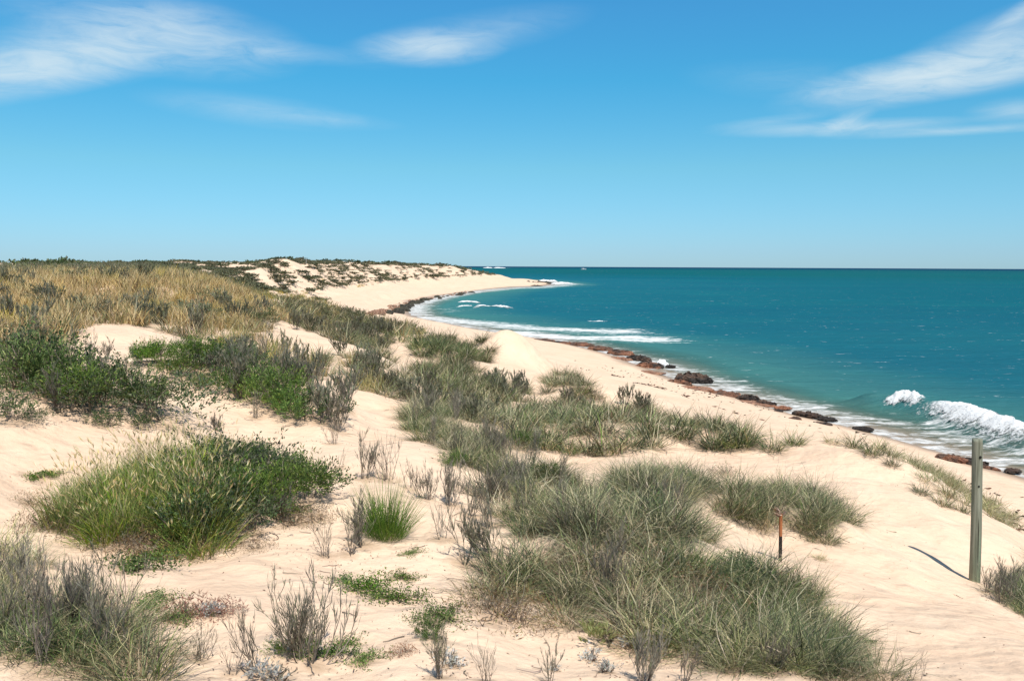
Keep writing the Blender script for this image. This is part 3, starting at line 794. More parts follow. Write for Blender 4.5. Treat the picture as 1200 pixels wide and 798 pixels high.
def stuff_mesh(name, protos, P, seed, s, label=None, cat=None, mat=None, orient=None):
    """one mesh for growth nobody could count: many copies of small plants"""
    rs = np.random.RandomState(seed); V = []; Q = []; c = []; n = 0; geos = {}
    for p in P:
        pr = protos[rs.randint(len(protos))]; k = rs.uniform(*s); a = rs.uniform(0, 6.28) if orient is None else orient + rs.normal(0, .22); ca, sa = math.cos(a), math.sin(a); tint = rs.uniform(.8, 1.2)
        for pn, (v, q, col), mt, kind in pr.geo:
            w = v * k * (np.array([1, 1, 1], np.float32) if orient is None else np.array([2.6, .8, .55], np.float32)); w2 = w.copy(); w2[:, 0] = w[:, 0] * ca - w[:, 1] * sa; w2[:, 1] = w[:, 0] * sa + w[:, 1] * ca
            V.append(w2 + np.array([p[0], p[1], p[2] - .02], np.float32)); Q.append(q + n); c.append(col * tint); n += len(v)
    me = mesh_np(name, np.concatenate(V), np.concatenate(Q), None, mat or M_LEAF, False, np.concatenate(c))
    return tag(link(name, me), label, cat, None, 'stuff')

# ------------------------------------------------------------------ plant kinds
OLGREY = [(3, (.20, .195, .13)), (2, (.12, .125, .08)), (2.4, (.30, .27, .19)), (2, (.16, .19, .09))]
SP = [p_spinifex(100 + i, 340, H=.43, rad=.2) for i in range(9)]
SPm = [p_spinifex(120 + i, 120, SPIN, .55, .2, (.009, .016), 4) for i in range(5)]
SPmG = [p_spinifex(140 + i, 120, SPIN_G, .55, .2, (.009, .016), 4) for i in range(4)]
SPf = [p_spinifex(160 + i, 60, SPIN, .6, .3, (.022, .036), 3) for i in range(4)]
SPmY = [p_spinifex(170 + i, 80, SPIN_Y, .5, .22, (.008, .015), 4) for i in range(4)]
SPg = [p_spinifex(180 + i, 320, SPIN_G, .42, .19) for i in range(5)]
SPy = [p_spinifex(190 + i, 210, SPIN_Y, .42, .2) for i in range(4)]
TW = [p_twig(200 + i, h_, n_, GREYT, s_, l_) for i, (h_, n_, s_, l_) in enumerate([(.46, 9, .5, .8), (.40, 14, 1.2, .5), (.52, 6, .35, .6), (.36, 16, .9, 1.1), (.48, 8, 1.0, .2), (.42, 11, .6, .9), (.5, 5, .8, .1)])]
TWb = [p_twig(210 + i, .34, n_, GREYT, s_, l_) for i, (n_, s_, l_) in enumerate([(5, .55, .7), (3, .9, .1), (8, 1.3, .4), (4, .3, 1.0)])]
TWm = [p_twig(220 + i, .55, 9, OLGREY, 1.1, 1.1, .006, (.009, .016)) for i in range(4)]
GR = [p_leafy(230 + i) for i in range(4)]
GRd = [p_leafy(240 + i, .5, .5, 1500, GREEN_D, (.025, .05), (.010, .018)) for i in range(4)]
OLm = [p_leafy(250 + i, .6, .6, 700, OLIVE, (.05, .09), (.018, .03), 5) for i in range(4)]
FAR = [p_leafy(260 + i, .75, 1.0, 300, [(4, (.14, .15, .075)), (3, (.20, .20, .11)), (2, (.085, .09, .05)), (1.5, (.30, .26, .16))], (.16, .30), (.07, .13), 5, stems=3, name='far_scrub') for i in range(5)]
DARK = [p_leafy(270 + i, 1.0, 1.2, 420, GREEN_D, (.18, .32), (.09, .15), 6, stems=4, name='ridge_shrub') for i in range(4)]
MAT = [p_mat(280 + i) for i in range(4)]
SG = [p_seedgrass(290 + i) for i in range(4)]
DG = [p_drygrass(300 + i) for i in range(4)]
DGg = [p_drygrass(310 + i, 140, .5, GOLDG) for i in range(3)]
DGf = [p_drygrass(320 + i, 55, .62, GOLD, .4, (.016, .03)) for i in range(3)]
DGfg = [p_drygrass(330 + i, 55, .5, GOLDG, .4, (.016, .03)) for i in range(3)]
BR = [p_broom(340)]
HE = [p_heath(350 + i) for i in range(3)]
HR = [p_heath(355, 420, .13, .17, REDDY)]
SI = [p_leafy(360 + i, .11, .12, 420, SILV, (.010, .020), (.004, .007), 3, name='silver_plant') for i in range(2)]
YM = [p_leafy(365, .16, .2, 420, [(2, (.24, .25, .09)), (1, (.36, .33, .16))], (.03, .06), (.006, .010), 3, name='yellow_plant', up=.8)]

def rot(seed): return random.Random(seed).uniform(0, 6.28)
_k = [0]
def one(proto, u, v, s, label, cat, name, group=None, sz=None, tilt=(0, 0)):
    _k[0] += 1
    return place(proto, hit(u, v), rot(_k[0]), s, label, cat, group, name, tilt, True, sz)

# ---- the big grey-green mass right of the middle
scatter([(575, 722), (640, 733), (700, 733), (745, 748), (800, 778), (860, 795), (950, 800), (985, 775), (955, 722), (900, 682), (845, 668), (815, 625), (770, 572), (725, 568), (700, 600), (650, 605), (605, 640), (580, 680)],
        .27, 1, SP + SP + SPg + TW[:2], 'grey-green spinifex tussock in the big tangled mass right of the middle', 'grass tussock', 'spinifex tussocks of the big middle mass', 'spinifex_tussock', (.55, 1.2), keep=lambda x, y, rs: fbm(x * 1.3, y * 1.3, 19, 2) > -.44, cap=108, rest='spinifex_grass')
scatter([(850, 664), (900, 676), (950, 706), (988, 752), (990, 795), (900, 770), (845, 705)], .21, 2, SPg, 'greener spinifex tussock on the right flank of the big mass, near the short rusty stake', 'grass tussock', 'greener tussocks on the right flank', 'spinifex_tussock', (.6, .85), cap=24, rest='spinifex_grass')
scatter([(830, 802), (850, 765), (930, 762), (990, 785), (1040, 802)], .17, 3, SPy, 'straw-coloured spinifex tussock at the bottom edge below the big mass', 'grass tussock', 'straw-coloured tussocks at the bottom edge', 'spinifex_tussock', (.5, .8), cap=20, rest='spinifex_grass')
# ---- the arm that runs from the mass up to the left
scatter([(575, 595), (640, 640), (690, 612), (700, 590), (665, 562), (620, 548), (575, 520), (545, 490), (490, 478), (475, 492), (520, 528), (550, 558)],
        .34, 4, SP + SPg + TW[:3], 'grey spinifex tussock in the band climbing left from the big mass', 'grass tussock', 'grey tussocks of the climbing band', 'spinifex_tussock', (.75, 1.15), cap=52, rest='spinifex_grass')
scatter([(590, 715), (700, 728), (790, 765), (940, 775), (950, 710), (860, 650), (780, 590), (720, 590), (640, 630)], .62, 51, HE, 'dry brown heath growing between the tussocks of the big mass', 'shrub', 'brown heath inside the big mass', 'low_heath', (.8, 1.3), keep=lambda x, y, rs: rs.rand(len(x)) < .6)
scatter([(600, 700), (700, 715), (790, 745), (930, 760), (930, 710), (850, 660), (780, 600), (720, 600), (640, 640)], .8, 52, GRd, 'dark leafy shrub half buried in the tussocks of the big mass', 'shrub', 'dark shrubs inside the big mass', 'green_shrub', (.45, .8), keep=lambda x, y, rs: rs.rand(len(x)) < .5)
# ---- clumps by the rusty stake
scatter([(718, 582), (765, 600), (815, 600), (845, 612), (830, 578), (790, 560), (735, 555)], .3, 5, SP + SPg, 'spinifex tussock between the sand hollow and the rusty stake', 'grass tussock', 'tussocks between hollow and stake', 'spinifex_tussock', (.7, 1.05), cap=20, rest='spinifex_grass')
scatter([(850, 612), (880, 618), (925, 616), (960, 640), (992, 640), (985, 598), (950, 572), (895, 570), (850, 575)], .3, 6, SPg + SP, 'green spinifex tussock on the mound behind the short rusty stake', 'grass tussock', 'tussocks on the mound behind the stake', 'spinifex_tussock', (.75, 1.15), cap=34, rest='spinifex_grass')
# ---- the wide belt behind
scatter([(560, 500), (600, 528), (690, 536), (760, 532), (800, 524), (860, 528), (885, 515), (835, 500), (780, 500), (740, 505), (700, 490), (640, 478), (590, 485)], .5, 7, SPmG + SPm, 'green-grey spinifex tussock in the belt behind the sand hollow', 'grass tussock', 'tussocks of the belt behind the sand hollow', 'dune_grass_tussock', (.8, 1.3), cap=60, rest='dune_grass')
scatter([(640, 478), (700, 490), (745, 500), (800, 495), (770, 475), (720, 465), (660, 468)], .62, 8, SPm + [TWm[0]], 'pale spinifex tussock on the crest above the beach', 'grass tussock', 'pale tussocks on the crest above the beach', 'dune_grass_tussock', (.7, 1.1), cap=25, rest='dune_grass')
scatter([(480, 478), (560, 500), (600, 480), (560, 470), (520, 468), (470, 450), (440, 440), (430, 455)], .5, 9, SPm + TWm[:2], 'dull spinifex tussock on the slope left of the bay side mounds', 'grass tussock', 'dull tussocks of the middle slope', 'dune_grass_tussock', (.7, 1.1), cap=25, rest='dune_grass')
# green mounds
for lab, poly, pr, nm, sp, sc_ in [
    ('spinifex tussock on the broad green mound nearest the bay, left of the bare sand hump', [(485, 420), (530, 432), (580, 420), (570, 400), (530, 392), (490, 398)], SPmG, 'tussocks on the broad mound by the bay', .55, (1.0, 1.5)),
    ('spinifex tussock on the rounded mound just in front of the broad one', [(488, 452), (530, 468), (590, 470), (585, 448), (540, 430), (490, 432)], SPm + SPmG, 'tussocks on the rounded middle mound', .5, (.9, 1.3)),
    ('dark shrubby tussock beside the brown gap on the middle mounds', [(560, 468), (600, 476), (630, 470), (615, 448), (570, 450)], TWm + SPm, 'dark tussocks beside the brown gap', .6, (.8, 1.1)),
    ('spinifex tussock on the low mound by the upper beach', [(640, 462), (690, 468), (700, 455), (670, 438), (640, 445)], SPm, 'tussocks on the low mound by the upper beach', .6, (.9, 1.2)),
    ('spinifex tussock on the dark mound below the sandy flat', [(395, 402), (440, 410), (462, 400), (445, 388), (405, 386)], SPmG + TWm[:1], 'tussocks on the dark mound below the flat', .6, (1.0, 1.4))]:
    scatter(poly, sp, len(lab), pr, lab, 'grass tussock', nm, 'dune_grass_tussock', sc_, cap=20, rest='dune_grass')
# belt from the left shoulder down to the middle
scatter([(300, 368), (340, 366), (395, 380), (450, 412), (480, 440), (490, 475), (455, 488), (430, 478), (400, 490), (385, 470), (350, 450), (300, 432), (225, 408), (215, 394), (260, 392)], .8, 12, SPm + TWm + DGg + SPm, 'grey dune tussock on the left shoulder above the green shrubs', 'grass tussock', 'grey tussocks of the left shoulder', 'dune_grass_tussock', (.8, 1.3), keep=lambda x, y, rs: fbm(x * .5, y * .5, 49, 2) + .0 * y > -.16, cap=32, rest='dune_grass')
scatter([(330, 352), (365, 356), (420, 370), (480, 384), (500, 396), (470, 402), (440, 386), (400, 380), (360, 376), (325, 368)], 1.5, 13, SPf + SPf + OLm[:2] + DGfg, 'olive scrub tussock in the strip along the top of the bay beach', 'grass tussock', 'olive tussocks of the upper strip', 'dune_grass_tussock', (1.2, 2.0), cap=22, rest='dune_grass')

# ---- right-hand side
scatter([(1055, 536), (1090, 550), (1130, 572), (1165, 590), (1195, 612), (1192, 622), (1150, 608), (1110, 588), (1075, 562)], .42, 14, SPmY, 'small spinifex tussock on the seaward face behind the wooden post', 'grass tussock', 'tussocks on the seaward face', 'dune_grass_tussock', (.5, .8), cap=15, rest='dune_grass')
scatter([(880, 520), (930, 513), (1000, 518), (1055, 532), (1060, 545), (1010, 534), (950, 528), (890, 530)], .95, 16, SPmY + SPm[:2], 'sparse pale tuft along the brow of sand above the beach', 'grass tussock', 'sparse tufts along the sandy brow', 'dune_grass_tussock', (.45, .8), keep=lambda x, y, rs: rs.rand(len(x)) < .6, cap=20)
for i, (u, v, s, lab) in enumerate([
    (905, 528, .9, 'wind-combed tussock on the crest left of the bare brow'), (930, 522, .8, 'thin pale tussock on the crest over the far rocks'), (1000, 524, .8, 'tussock at the top of the bare sandy brow'), (1022, 532, .7, 'small tussock just right of the one on the sandy brow'),
    (870, 522, .9, 'loose tussock at the end of the wide belt'), (1045, 545, .5, 'sparse low tuft on the upper sandy brow'), (1080, 578, .55, 'brown-footed tuft halfway down the sandy brow'), (1105, 592, .55, 'low tuft below the brown-footed one on the brow'), (1128, 600, .5, 'low spreading tuft on the brow close to the wooden post')]):
    one((SPmG + SPm)[i % 9], u, v, s, lab, 'grass tussock', 'dune_grass_tussock')
scatter([(1165, 712), (1200, 722), (1300, 730), (1300, 690), (1200, 668), (1165, 688)], .24, 15, SPg + TW[:2], 'dark spiky tussock in the bush at the foot of the wooden post', 'grass tussock', 'tussocks at the foot of the wooden post', 'spinifex_tussock', (.6, .95), cap=14, rest='spinifex_grass')
one(TWb[0], 1155, 694, .8, 'low twiggy sprig reaching from the bush to the foot of the wooden post', 'shrub', 'grey_shrub')
one(SPy[1], 960, 655, .3, 'tiny brown tuft at the right end of the mound behind the stake', 'grass tussock', 'spinifex_tussock')
one(MAT[0], 1018, 752, .32, 'small green creeping plant alone on the sand at lower right', 'plant', 'creeping_plant')
one(MAT[1], 1000, 745, .16, 'tiny green sprig beside the lone creeping plant at lower right', 'plant', 'creeping_plant')

# ---- grey twiggy shrubs on the open sand in the middle
TWL = [(428, 560, 1.0, 'leftmost of the grey twiggy shrubs in the row under the sandy slope'), (452, 562, 1.0, 'second grey twiggy shrub in the row under the sandy slope'), (478, 572, .95, 'third grey twiggy shrub, where the row turns down'), (500, 584, .9, 'low grey shrub between the row and the tall fork-stemmed ones'),
       (528, 592, 1.0, 'grey shrub in the middle of the descending row'), (552, 604, 1.0, 'grey shrub on the edge of the bare tongue of sand'), (575, 618, .9, 'grey shrub hanging over the bare tongue of sand'), (515, 632, 1.0, 'open fork-stemmed shrub with bare black twigs'), (545, 662, 1.25, 'tallest grey fork-stemmed shrub, its stalk reaching down the sand'),
       (570, 650, 1.0, 'bare curving-branched shrub next to the tallest grey one'), (410, 650, .9, 'grey twiggy shrub left of the dark green bush'), (422, 640, .9, 'denser grey shrub touching the dark green bush'), (383, 652, .7, 'small fan-shaped bare shrub by the brown litter'), (400, 548, .7, 'small grey shrub at the tip of the green thicket'),
       (365, 775, 1.15, 'large grey spiky shrub with green leaves at its foot, near the bottom edge'), (350, 770, .9, 'thin grey shrub leaning left beside the large spiky one'), (235, 772, .6, 'small upright grey plant at the bottom left of the sand'), (300, 788, .7, 'small grey plant between the two bottom shrubs'),
       (270, 790, .5, 'tiny grey sprig at the bottom of the sand'), (645, 800, .6, 'grey stalk at the bottom edge under the silvery plants'), (755, 800, .75, 'upright grey stalks at the bottom edge by the yellow plant'), (800, 800, .7, 'bare forked grey stalks at the bottom edge'), (515, 795, .55, 'thin grey stalks below the small leafy sprig'),
       (572, 798, .45, 'faint thin stalks on the sand at the bottom middle'), (1075, 800, .55, 'curly grey sprig at the bottom edge on the right'), (600, 565, .9, 'grey shrub at the top corner of the big mass'), (615, 572, .8, 'purplish grey shrub by the round sand hollow')]
for i, (u, v, s, lab) in enumerate(TWL):
    one((TW + TWb)[(i * 4) % 11], u, v, s, lab, 'shrub', 'grey_shrub', tilt=(.16 * math.sin(i * 2.3), .2 * math.cos(i * 1.7)))
one(BR[0], 452, 628, 1.0, 'dense dark green fine-leaved bush alone on the sand', 'bush', 'broom_bush', None, 1.5)
one(TWb[2], 440, 610, .8, 'grey dead sprig behind the dense dark green bush', 'shrub', 'grey_shrub')
# creeping plants on the sand
for i, (u, v, s, pr, lab) in enumerate([
    (430, 690, .62, GREEN, 'large creeping green plant spread over the sand in the middle'), (462, 700, .55, GREEN, 'right lobe of green creeper, next to the large creeping plant'), (475, 678, .4, GREEN, 'thin arm of green creeper pointing right over the sand'), (405, 682, .4, GREEN, 'left tip of green creeper on the sand'),
    (515, 722, .48, GREEN, 'small dark creeping plant right of the large creeper'), (480, 648, .3, GREEN, 'tiny leafy plant above the large creeper'), (40, 560, .5, GREEN, 'small green creeper alone on the left sand'), (58, 556, .4, GREEN, 'right half of the green creeper on the left sand'),
    (160, 668, .75, GREEN, 'leafy green creeper under the heath-brown skirt of the thicket'), (185, 655, .6, GREEN, 'leafy creeper at the lower right of the thicket'), (170, 712, .5, GREEN, 'green creeper beside the red-leaved plant'), (185, 700, .35, GREEN, 'small green creeper above the red-leaved plant'),
    (205, 725, .45, GREEN, 'green underside of the red-leaved plant'), (385, 768, .4, GREEN, 'yellow-green leaves at the foot of the large spiky grey shrub'), (425, 775, .35, GREEN, 'small bright creeper right of the large spiky shrub'), (405, 755, .3, GREEN, 'thin bright creeper running down from the large spiky shrub'),
    (320, 600, .5, GREEN_D, 'creeping green edge at the lower right of the thicket'), (345, 598, .4, GREEN_D, 'thin creeping shoot at the thicket foot by the brown litter')]):
    one(MAT[i % 4] if pr is GREEN else MAT[3], u, v, s * 1.5, lab, 'plant', 'creeping_plant')
one(GR[0], 508, 748, .32, 'small upright leafy green sprig on the sand near the bottom', 'plant', 'green_shrub')
one(GR[1], 345, 765, .3, 'yellow-green leafy sprig inside the large spiky grey shrub', 'plant', 'green_shrub')
one(HR[0], 225, 722, 1.1, 'red-leaved low plant with a pale heart on the left sand', 'plant', 'red_plant'); one(HR[0], 262, 718, .8, 'red tip of the low plant on the left sand', 'plant', 'red_plant')
one(SI[0], 238, 720, 1.0, 'pale silvery cushion in the heart of the red-leaved plant', 'plant', 'silver_plant')
one(HR[0], 472, 765, .5, 'small rusty dry plant on the bottom sand', 'plant', 'red_plant')
for u, v, s, lab in [(692, 773, .9, 'round silvery cushion plant, upper one on the bottom sand'), (710, 787, .9, 'flat silvery cushion plant, lower one on the bottom sand'), (733, 758, .7, 'silvery plant growing against the yellow one'), (325, 798, 1.3, 'whitest silvery cushion at the bottom edge'), (530, 780, 1.0, 'dull silvery cushion under the leafy sprig'), (650, 785, .5, 'faint silvery plant by the grey stalk')]:
    one(SI[0 if u % 2 else 1], u, v, s, lab, 'plant', 'silver_plant')
one(YM[0], 718, 752, 1.0, 'yellow-green spiky plant on the bottom sand', 'plant', 'yellow_plant'); one(YM[0], 742, 762, .7, 'smaller yellow-green plant right of the spiky yellow one', 'plant', 'yellow_plant')
one(GR[2], 885, 740, .42, 'bright green leafy plant inside the lower right of the big mass', 'plant', 'green_shrub'); one(GR[3], 872, 728, .35, 'small bright green plant at the edge of the big mass', 'plant', 'green_shrub')
one(GR[1], 605, 520, .6, 'bright green leafy patch at the foot of the wide belt', 'plant', 'green_shrub'); one(GR[2], 625, 526, .6, 'second bright green patch at the foot of the wide belt', 'plant', 'green_shrub')
one(GR[0], 630, 560, .5, 'green leafy bush where the climbing band meets the big mass', 'plant', 'green_shrub'); one(GR[3], 530, 545, .4, 'green bush low in the climbing band', 'plant', 'green_shrub')
one(HE[0], 585, 722, 1.25, 'brown dry heath at the lower left corner of the big mass', 'shrub', 'low_heath'); one(HE[1], 610, 728, .9, 'brown dry heath right beside the corner one of the big mass', 'shrub', 'low_heath'); one(HE[2], 572, 712, .7, 'small brown dry heath reaching onto the sand', 'shrub', 'low_heath')
one(HE[1], 790, 668, .8, 'reddish dry heath in a sandy gap inside the big mass', 'shrub', 'low_heath'); one(HE[2], 822, 690, .8, 'brown dry heath beside the bright green plant of the big mass', 'shrub', 'low_heath')
one(HE[0], 850, 555, .8, 'reddish brown dry growth between the two sand knobs', 'shrub', 'low_heath')

# ---- the green thicket left of the middle
GP = [(225, 590, 1.0), (265, 600, 1.0), (300, 590, 1.05), (335, 585, 1.0), (365, 575, .8), (245, 560, 1.0), (285, 560, 1.0), (325, 560, .9), (350, 555, .75), (260, 535, .8), (300, 540, .75), (215, 625, .9), (255, 628, .9), (235, 610, .9), (290, 615, .8), (200, 560, .9)]
for i, (u, v, s) in enumerate(GP):
    one((GR + GRd)[i % 8], u, v + 6, s * 1.02, 'leafy green shrub in the thicket behind the seeding grass', 'shrub', 'green_shrub', 'shrubs of the thicket behind the seeding grass')
one(TW[3], 330, 610, .8, 'grey dead branches sticking out of the front of the green thicket', 'shrub', 'grey_shrub'); one(TW[1], 310, 560, .8, 'grey dead branches on top of the green thicket', 'shrub', 'grey_shrub')
scatter([(60, 622), (110, 640), (200, 648), (255, 640), (250, 600), (225, 560), (190, 545), (150, 560), (95, 590)], .27, 21, SG, 'tall yellow-green grass with pale seed heads leaning right, left of the thicket', 'grass tussock', 'seeding grass left of the thicket', 'seeding_grass', (.7, 1.05))
scatter([(50, 620), (110, 648), (190, 655), (265, 650), (265, 625), (190, 632), (110, 622), (60, 605)], .3, 22, HE, 'brown heathy skirt plant along the front of the seeding grass', 'shrub', 'brown heath in front of the seeding grass', 'low_heath', (.8, 1.2))
one(HE[1], 345, 612, 1.0, 'flat brown grey dead shrub right of the thicket', 'shrub', 'low_heath'); one(HE[2], 370, 608, .8, 'second flat dead shrub right of the thicket', 'shrub', 'low_heath'); one(HE[0], 300, 642, .55, 'small flat dead plant below the thicket', 'shrub', 'low_heath')
one(HE[2], 35, 590, .7, 'flat dead brown plant at the left tip of the seeding grass', 'shrub', 'low_heath')

# ---- green and grey shrubs on the left
for i, (u, v, s, pr, lab) in enumerate([
    (15, 455, 1.35, GR, 'large green shrub cut by the left edge of the picture'), (50, 440, 1.2, GRd, 'tall dark green shrub near the left edge'), (20, 430, 1.2, GRd, 'dark shrub behind the one cut by the left edge'), (50, 465, 1.0, GR, 'bright green shrub in front of the dark left ones'),
    (80, 470, 1.1, GR, 'bright green shrub in the middle of the left clump'), (105, 482, 1.1, GRd, 'lowest shrub of the left clump, facing the sand'), (125, 475, .9, GRd, 'rightmost dark shrub of the left clump'), (95, 450, 1.1, GRd, 'grey-topped shrub at the back of the left clump'), (120, 455, .9, GRd, 'shrub at the back right of the left clump'),
    (10, 492, .7, GRd, 'low dark bush under the left clump'), (40, 494, .35, GRd, 'tiny dark bush under the left clump'), (122, 498, .45, GRd, 'small dark bush at the foot of the left clump'),
    (165, 425, .75, GR, 'small green bush on the upper sand patch, left one'), (188, 425, .85, GR, 'small green bush on the upper sand patch, right one'), (190, 492, 1.3, GRd, 'green-grey bush above the seed heads'), (172, 480, 1.1, GR, 'left half of the green-grey bush above the seed heads'), (165, 500, .5, GRd, 'small brown-green bush left of the seed heads'),
    (215, 440, .9, GR, 'green shrub at the left end of the long green hedge on the dune'), (240, 428, 1.0, GR, 'second green shrub of the long hedge from the left'), (262, 435, 1.0, GRd, 'darker third shrub of the long hedge'), (290, 425, 1.0, GR, 'bright shrub at the top of the long hedge'), (280, 460, 1.0, GR, 'bright shrub in the middle of the long hedge'),
    (305, 468, 1.1, GR, 'broad shrub in the middle of the long hedge, right of the bright one'), (330, 478, 1.1, GR, 'broad green shrub towards the right of the long hedge'), (350, 490, 1.0, GR, 'bright low shrub near the right end of the long hedge'), (375, 495, .85, GRd, 'last green shrub of the long hedge before the grey ones'), (235, 455, .5, GR, 'small green sprig below the long hedge')]):
    one(pr[i % 4], u, v, s * (1.22 if u < 60 else 1.18), lab, 'shrub', 'green_shrub')
for i, (u, v, s, lab) in enumerate([(75, 445, 1.4, 'tall grey dead shrub in the left clump'), (130, 462, 1.3, 'grey dead twigs at the right of the left clump'), (310, 435, 1.5, 'big grey spiky shrub above the hedge'), (345, 450, 1.5, 'grey spiky shrub right of the big one above the hedge'), (370, 470, 1.4, 'grey spiky shrub over the right end of the hedge'),
        (395, 505, 1.3, 'lowest grey spiky shrub past the hedge, over the sand'), (405, 480, 1.3, 'grey spiky shrub behind the lowest one past the hedge'), (330, 430, 1.3, 'grey shrub at the crest above the hedge'), (300, 490, .8, 'thin brown twigs below the hedge'), (255, 505, .6, 'bare thin twigs on the sand above the thicket'), (390, 520, .8, 'small grey shrub under the lowest spiky one')]):
    one(TW[i % 6], u, v, s, lab, 'shrub', 'grey_shrub')

scatter([(200, 452), (250, 478), (330, 506), (405, 522), (430, 495), (385, 462), (320, 432), (255, 415), (190, 420)], .62, 23, TW + GRd + TWm, 'grey twiggy shrub mixed into the long green hedge on the dune', 'shrub', 'grey shrubs of the long hedge', 'grey_shrub', (.7, 1.25), keep=lambda x, y, rs: rs.rand(len(x)) < .75)
scatter([(0, 500), (60, 505), (145, 500), (150, 470), (140, 420), (60, 400), (-40, 400), (-40, 490)], .75, 24, TW, 'grey dead twigs between the shrubs of the left clump', 'shrub', 'grey twigs of the left clump', 'grey_shrub', (.9, 1.5), keep=lambda x, y, rs: rs.rand(len(x)) < .45)
# ---- bottom left
scatter([(-40, 800), (-40, 690), (40, 700), (110, 720), (160, 750), (200, 800)], .26, 25, SP[:4] + SPg[:2], 'long-bladed grass tussock in the bottom left corner', 'grass tussock', 'tussocks of the bottom left corner', 'spinifex_tussock', (.55, .9), cap=23, rest='spinifex_grass')
for i, (u, v, s, lab) in enumerate([(20, 690, 1.1, 'tall grey stalks at the left edge above the corner grass'), (70, 745, 1.0, 'grey forked stalks standing out of the corner grass, left'), (105, 740, 1.1, 'tallest grey forked stalks standing out of the corner grass'), (45, 725, 1.1, 'grey stalks behind the corner grass on its left half'), (90, 715, 1.0, 'grey stalks at the back of the corner grass'), (120, 770, 1.0, 'leafy grey stalks low in the corner grass'), (50, 780, 1.1, 'grey stalks at the bottom edge inside the corner grass'), (135, 750, 1.0, 'grey stalks right of the tallest ones in the corner'), (160, 772, .8, 'last grey stalks at the right of the corner grass'), (185, 790, .7, 'grey stalks at the edge of the bottom sand'), (10, 740, 1.0, 'grey stalks cut by the left edge')]):
    one((TW + TWb)[(i * 2 + 1) % 11], u, v, s * .9, lab, 'shrub', 'grey_shrub')
scatter([(-40, 650), (0, 640), (30, 640), (40, 665), (0, 700), (-40, 710)], .26, 26, SPy, 'pale grass tussock hanging in from the left edge above the corner', 'grass tussock', 'pale tussocks at the left edge', 'spinifex_tussock', (.6, .85))

# ---- golden ridge at the left
ridge = [(-120, 412), (-120, 320), (0, 316), (100, 316), (205, 316), (260, 330), (300, 352), (335, 375), (300, 400), (240, 398), (205, 392), (165, 384), (100, 384), (75, 398), (60, 410), (0, 416)]
def gold_keep(x, y, rs): return fbm(x * .16, y * .16, 44, 3) * 1.3 + .9 * fbm(x * .5, y * .5, 47, 2) + rs.uniform(-.25, .25, len(x)) > -.14 + .2 * sstep(34, 24, y)
scatter(ridge, 1.25, 31, DG, 'golden dry grass tussock on the left ridge', 'grass tussock', 'golden grass tussocks of the left ridge', 'dry_grass_tussock', (.75, 1.15), keep=gold_keep, cap=260, rest='dry_grass_cover')
Pg, _ = scatter_pts(ridge, .46, 32, keep=lambda x, y, rs: fbm(x * .16, y * .16, 44, 3) * 1.3 + .9 * fbm(x * .5, y * .5, 47, 2) + rs.uniform(-.3, .3, len(x)) > -.2 + .2 * sstep(34, 24, y))
stuff_mesh('dry_grass', DGf + DGf + DGfg, Pg, 33, (.6, 1.1), 'golden and olive dry grass covering the left ridge')
def grey_keep(x, y, rs): return fbm(x * .16, y * .16, 44, 3) * 1.3 + .9 * fbm(x * .5, y * .5, 47, 2) + rs.uniform(-.15, .15, len(x)) < .15 + .40 * sstep(36, 25, y)
scatter(ridge, .95, 34, TWm + OLm + SPm + TWm + SPm, 'grey shrub among the golden grass of the left ridge', 'shrub', 'grey shrubs of the ridge', 'grey_shrub', (.75, 1.35), keep=grey_keep, cap=140, rest='scrub_cover')
for P_ in (Pg[::3],):
    for p in P_: LITTER_POINTS.append((p[0], p[1], .9))

# ---- low cover further back: the flats between the ridge and the far dune
mid = [(-200, 316), (215, 316), (250, 326), (300, 345), (345, 372), (400, 378), (480, 384), (440, 372), (400, 362), (370, 353), (352, 346), (330, 338), (290, 338), (240, 325), (200, 314), (100, 312.5), (-200, 312.5)]
midw = [(-22, 40), (-14.5, 46), (-11, 40), (-9, 44), (-9, 60), (-13, 70), (-20, 96), (-26, 122), (-32, 140), (-40, 136), (-34, 100), (-28, 75), (-24, 56)]
Pm, _ = scatter_pts(midw, 1.15, 41, world=True, keep=lambda x, y, rs: fbm(x * .1, y * .1, 45, 3) + rs.uniform(-.2, .2, len(x)) > -.1)
Pb, _ = scatter_pts([(282, 349), (330, 350), (350, 347), (405, 336), (445, 331), (400, 330), (345, 337), (285, 339)], 2.4, 43, keep=lambda x, y, rs: fbm(x * .12, y * .12, 46, 3) > -.15)
Pm = np.concatenate([Pm, Pb])
stuff_mesh('low_scrub', OLm[:1] + SPf + DGfg + DGf[:1], Pm, 42, (.8, 1.5), 'olive and straw low scrub covering the flats before the far dune')

# ---- far dune face: strips of scrub running down the slope, each clump an object
rsf = np.random.RandomState(55)
cnt = 0
cand = []
for k in range(22000):
    u = rsf.uniform(110, 606); 
    Y = 82 * (410 / 82) ** rsf.rand()
    x = (u - 600) / F * Y
    cand.append((x, Y))
cand = np.array(cand)
hz = height(cand[:, 0], cand[:, 1]); sdv = shore_sd(cand[:, 0], cand[:, 1])
pu, pv, pw = project(np.stack([cand[:, 0], cand[:, 1], hz], 1))
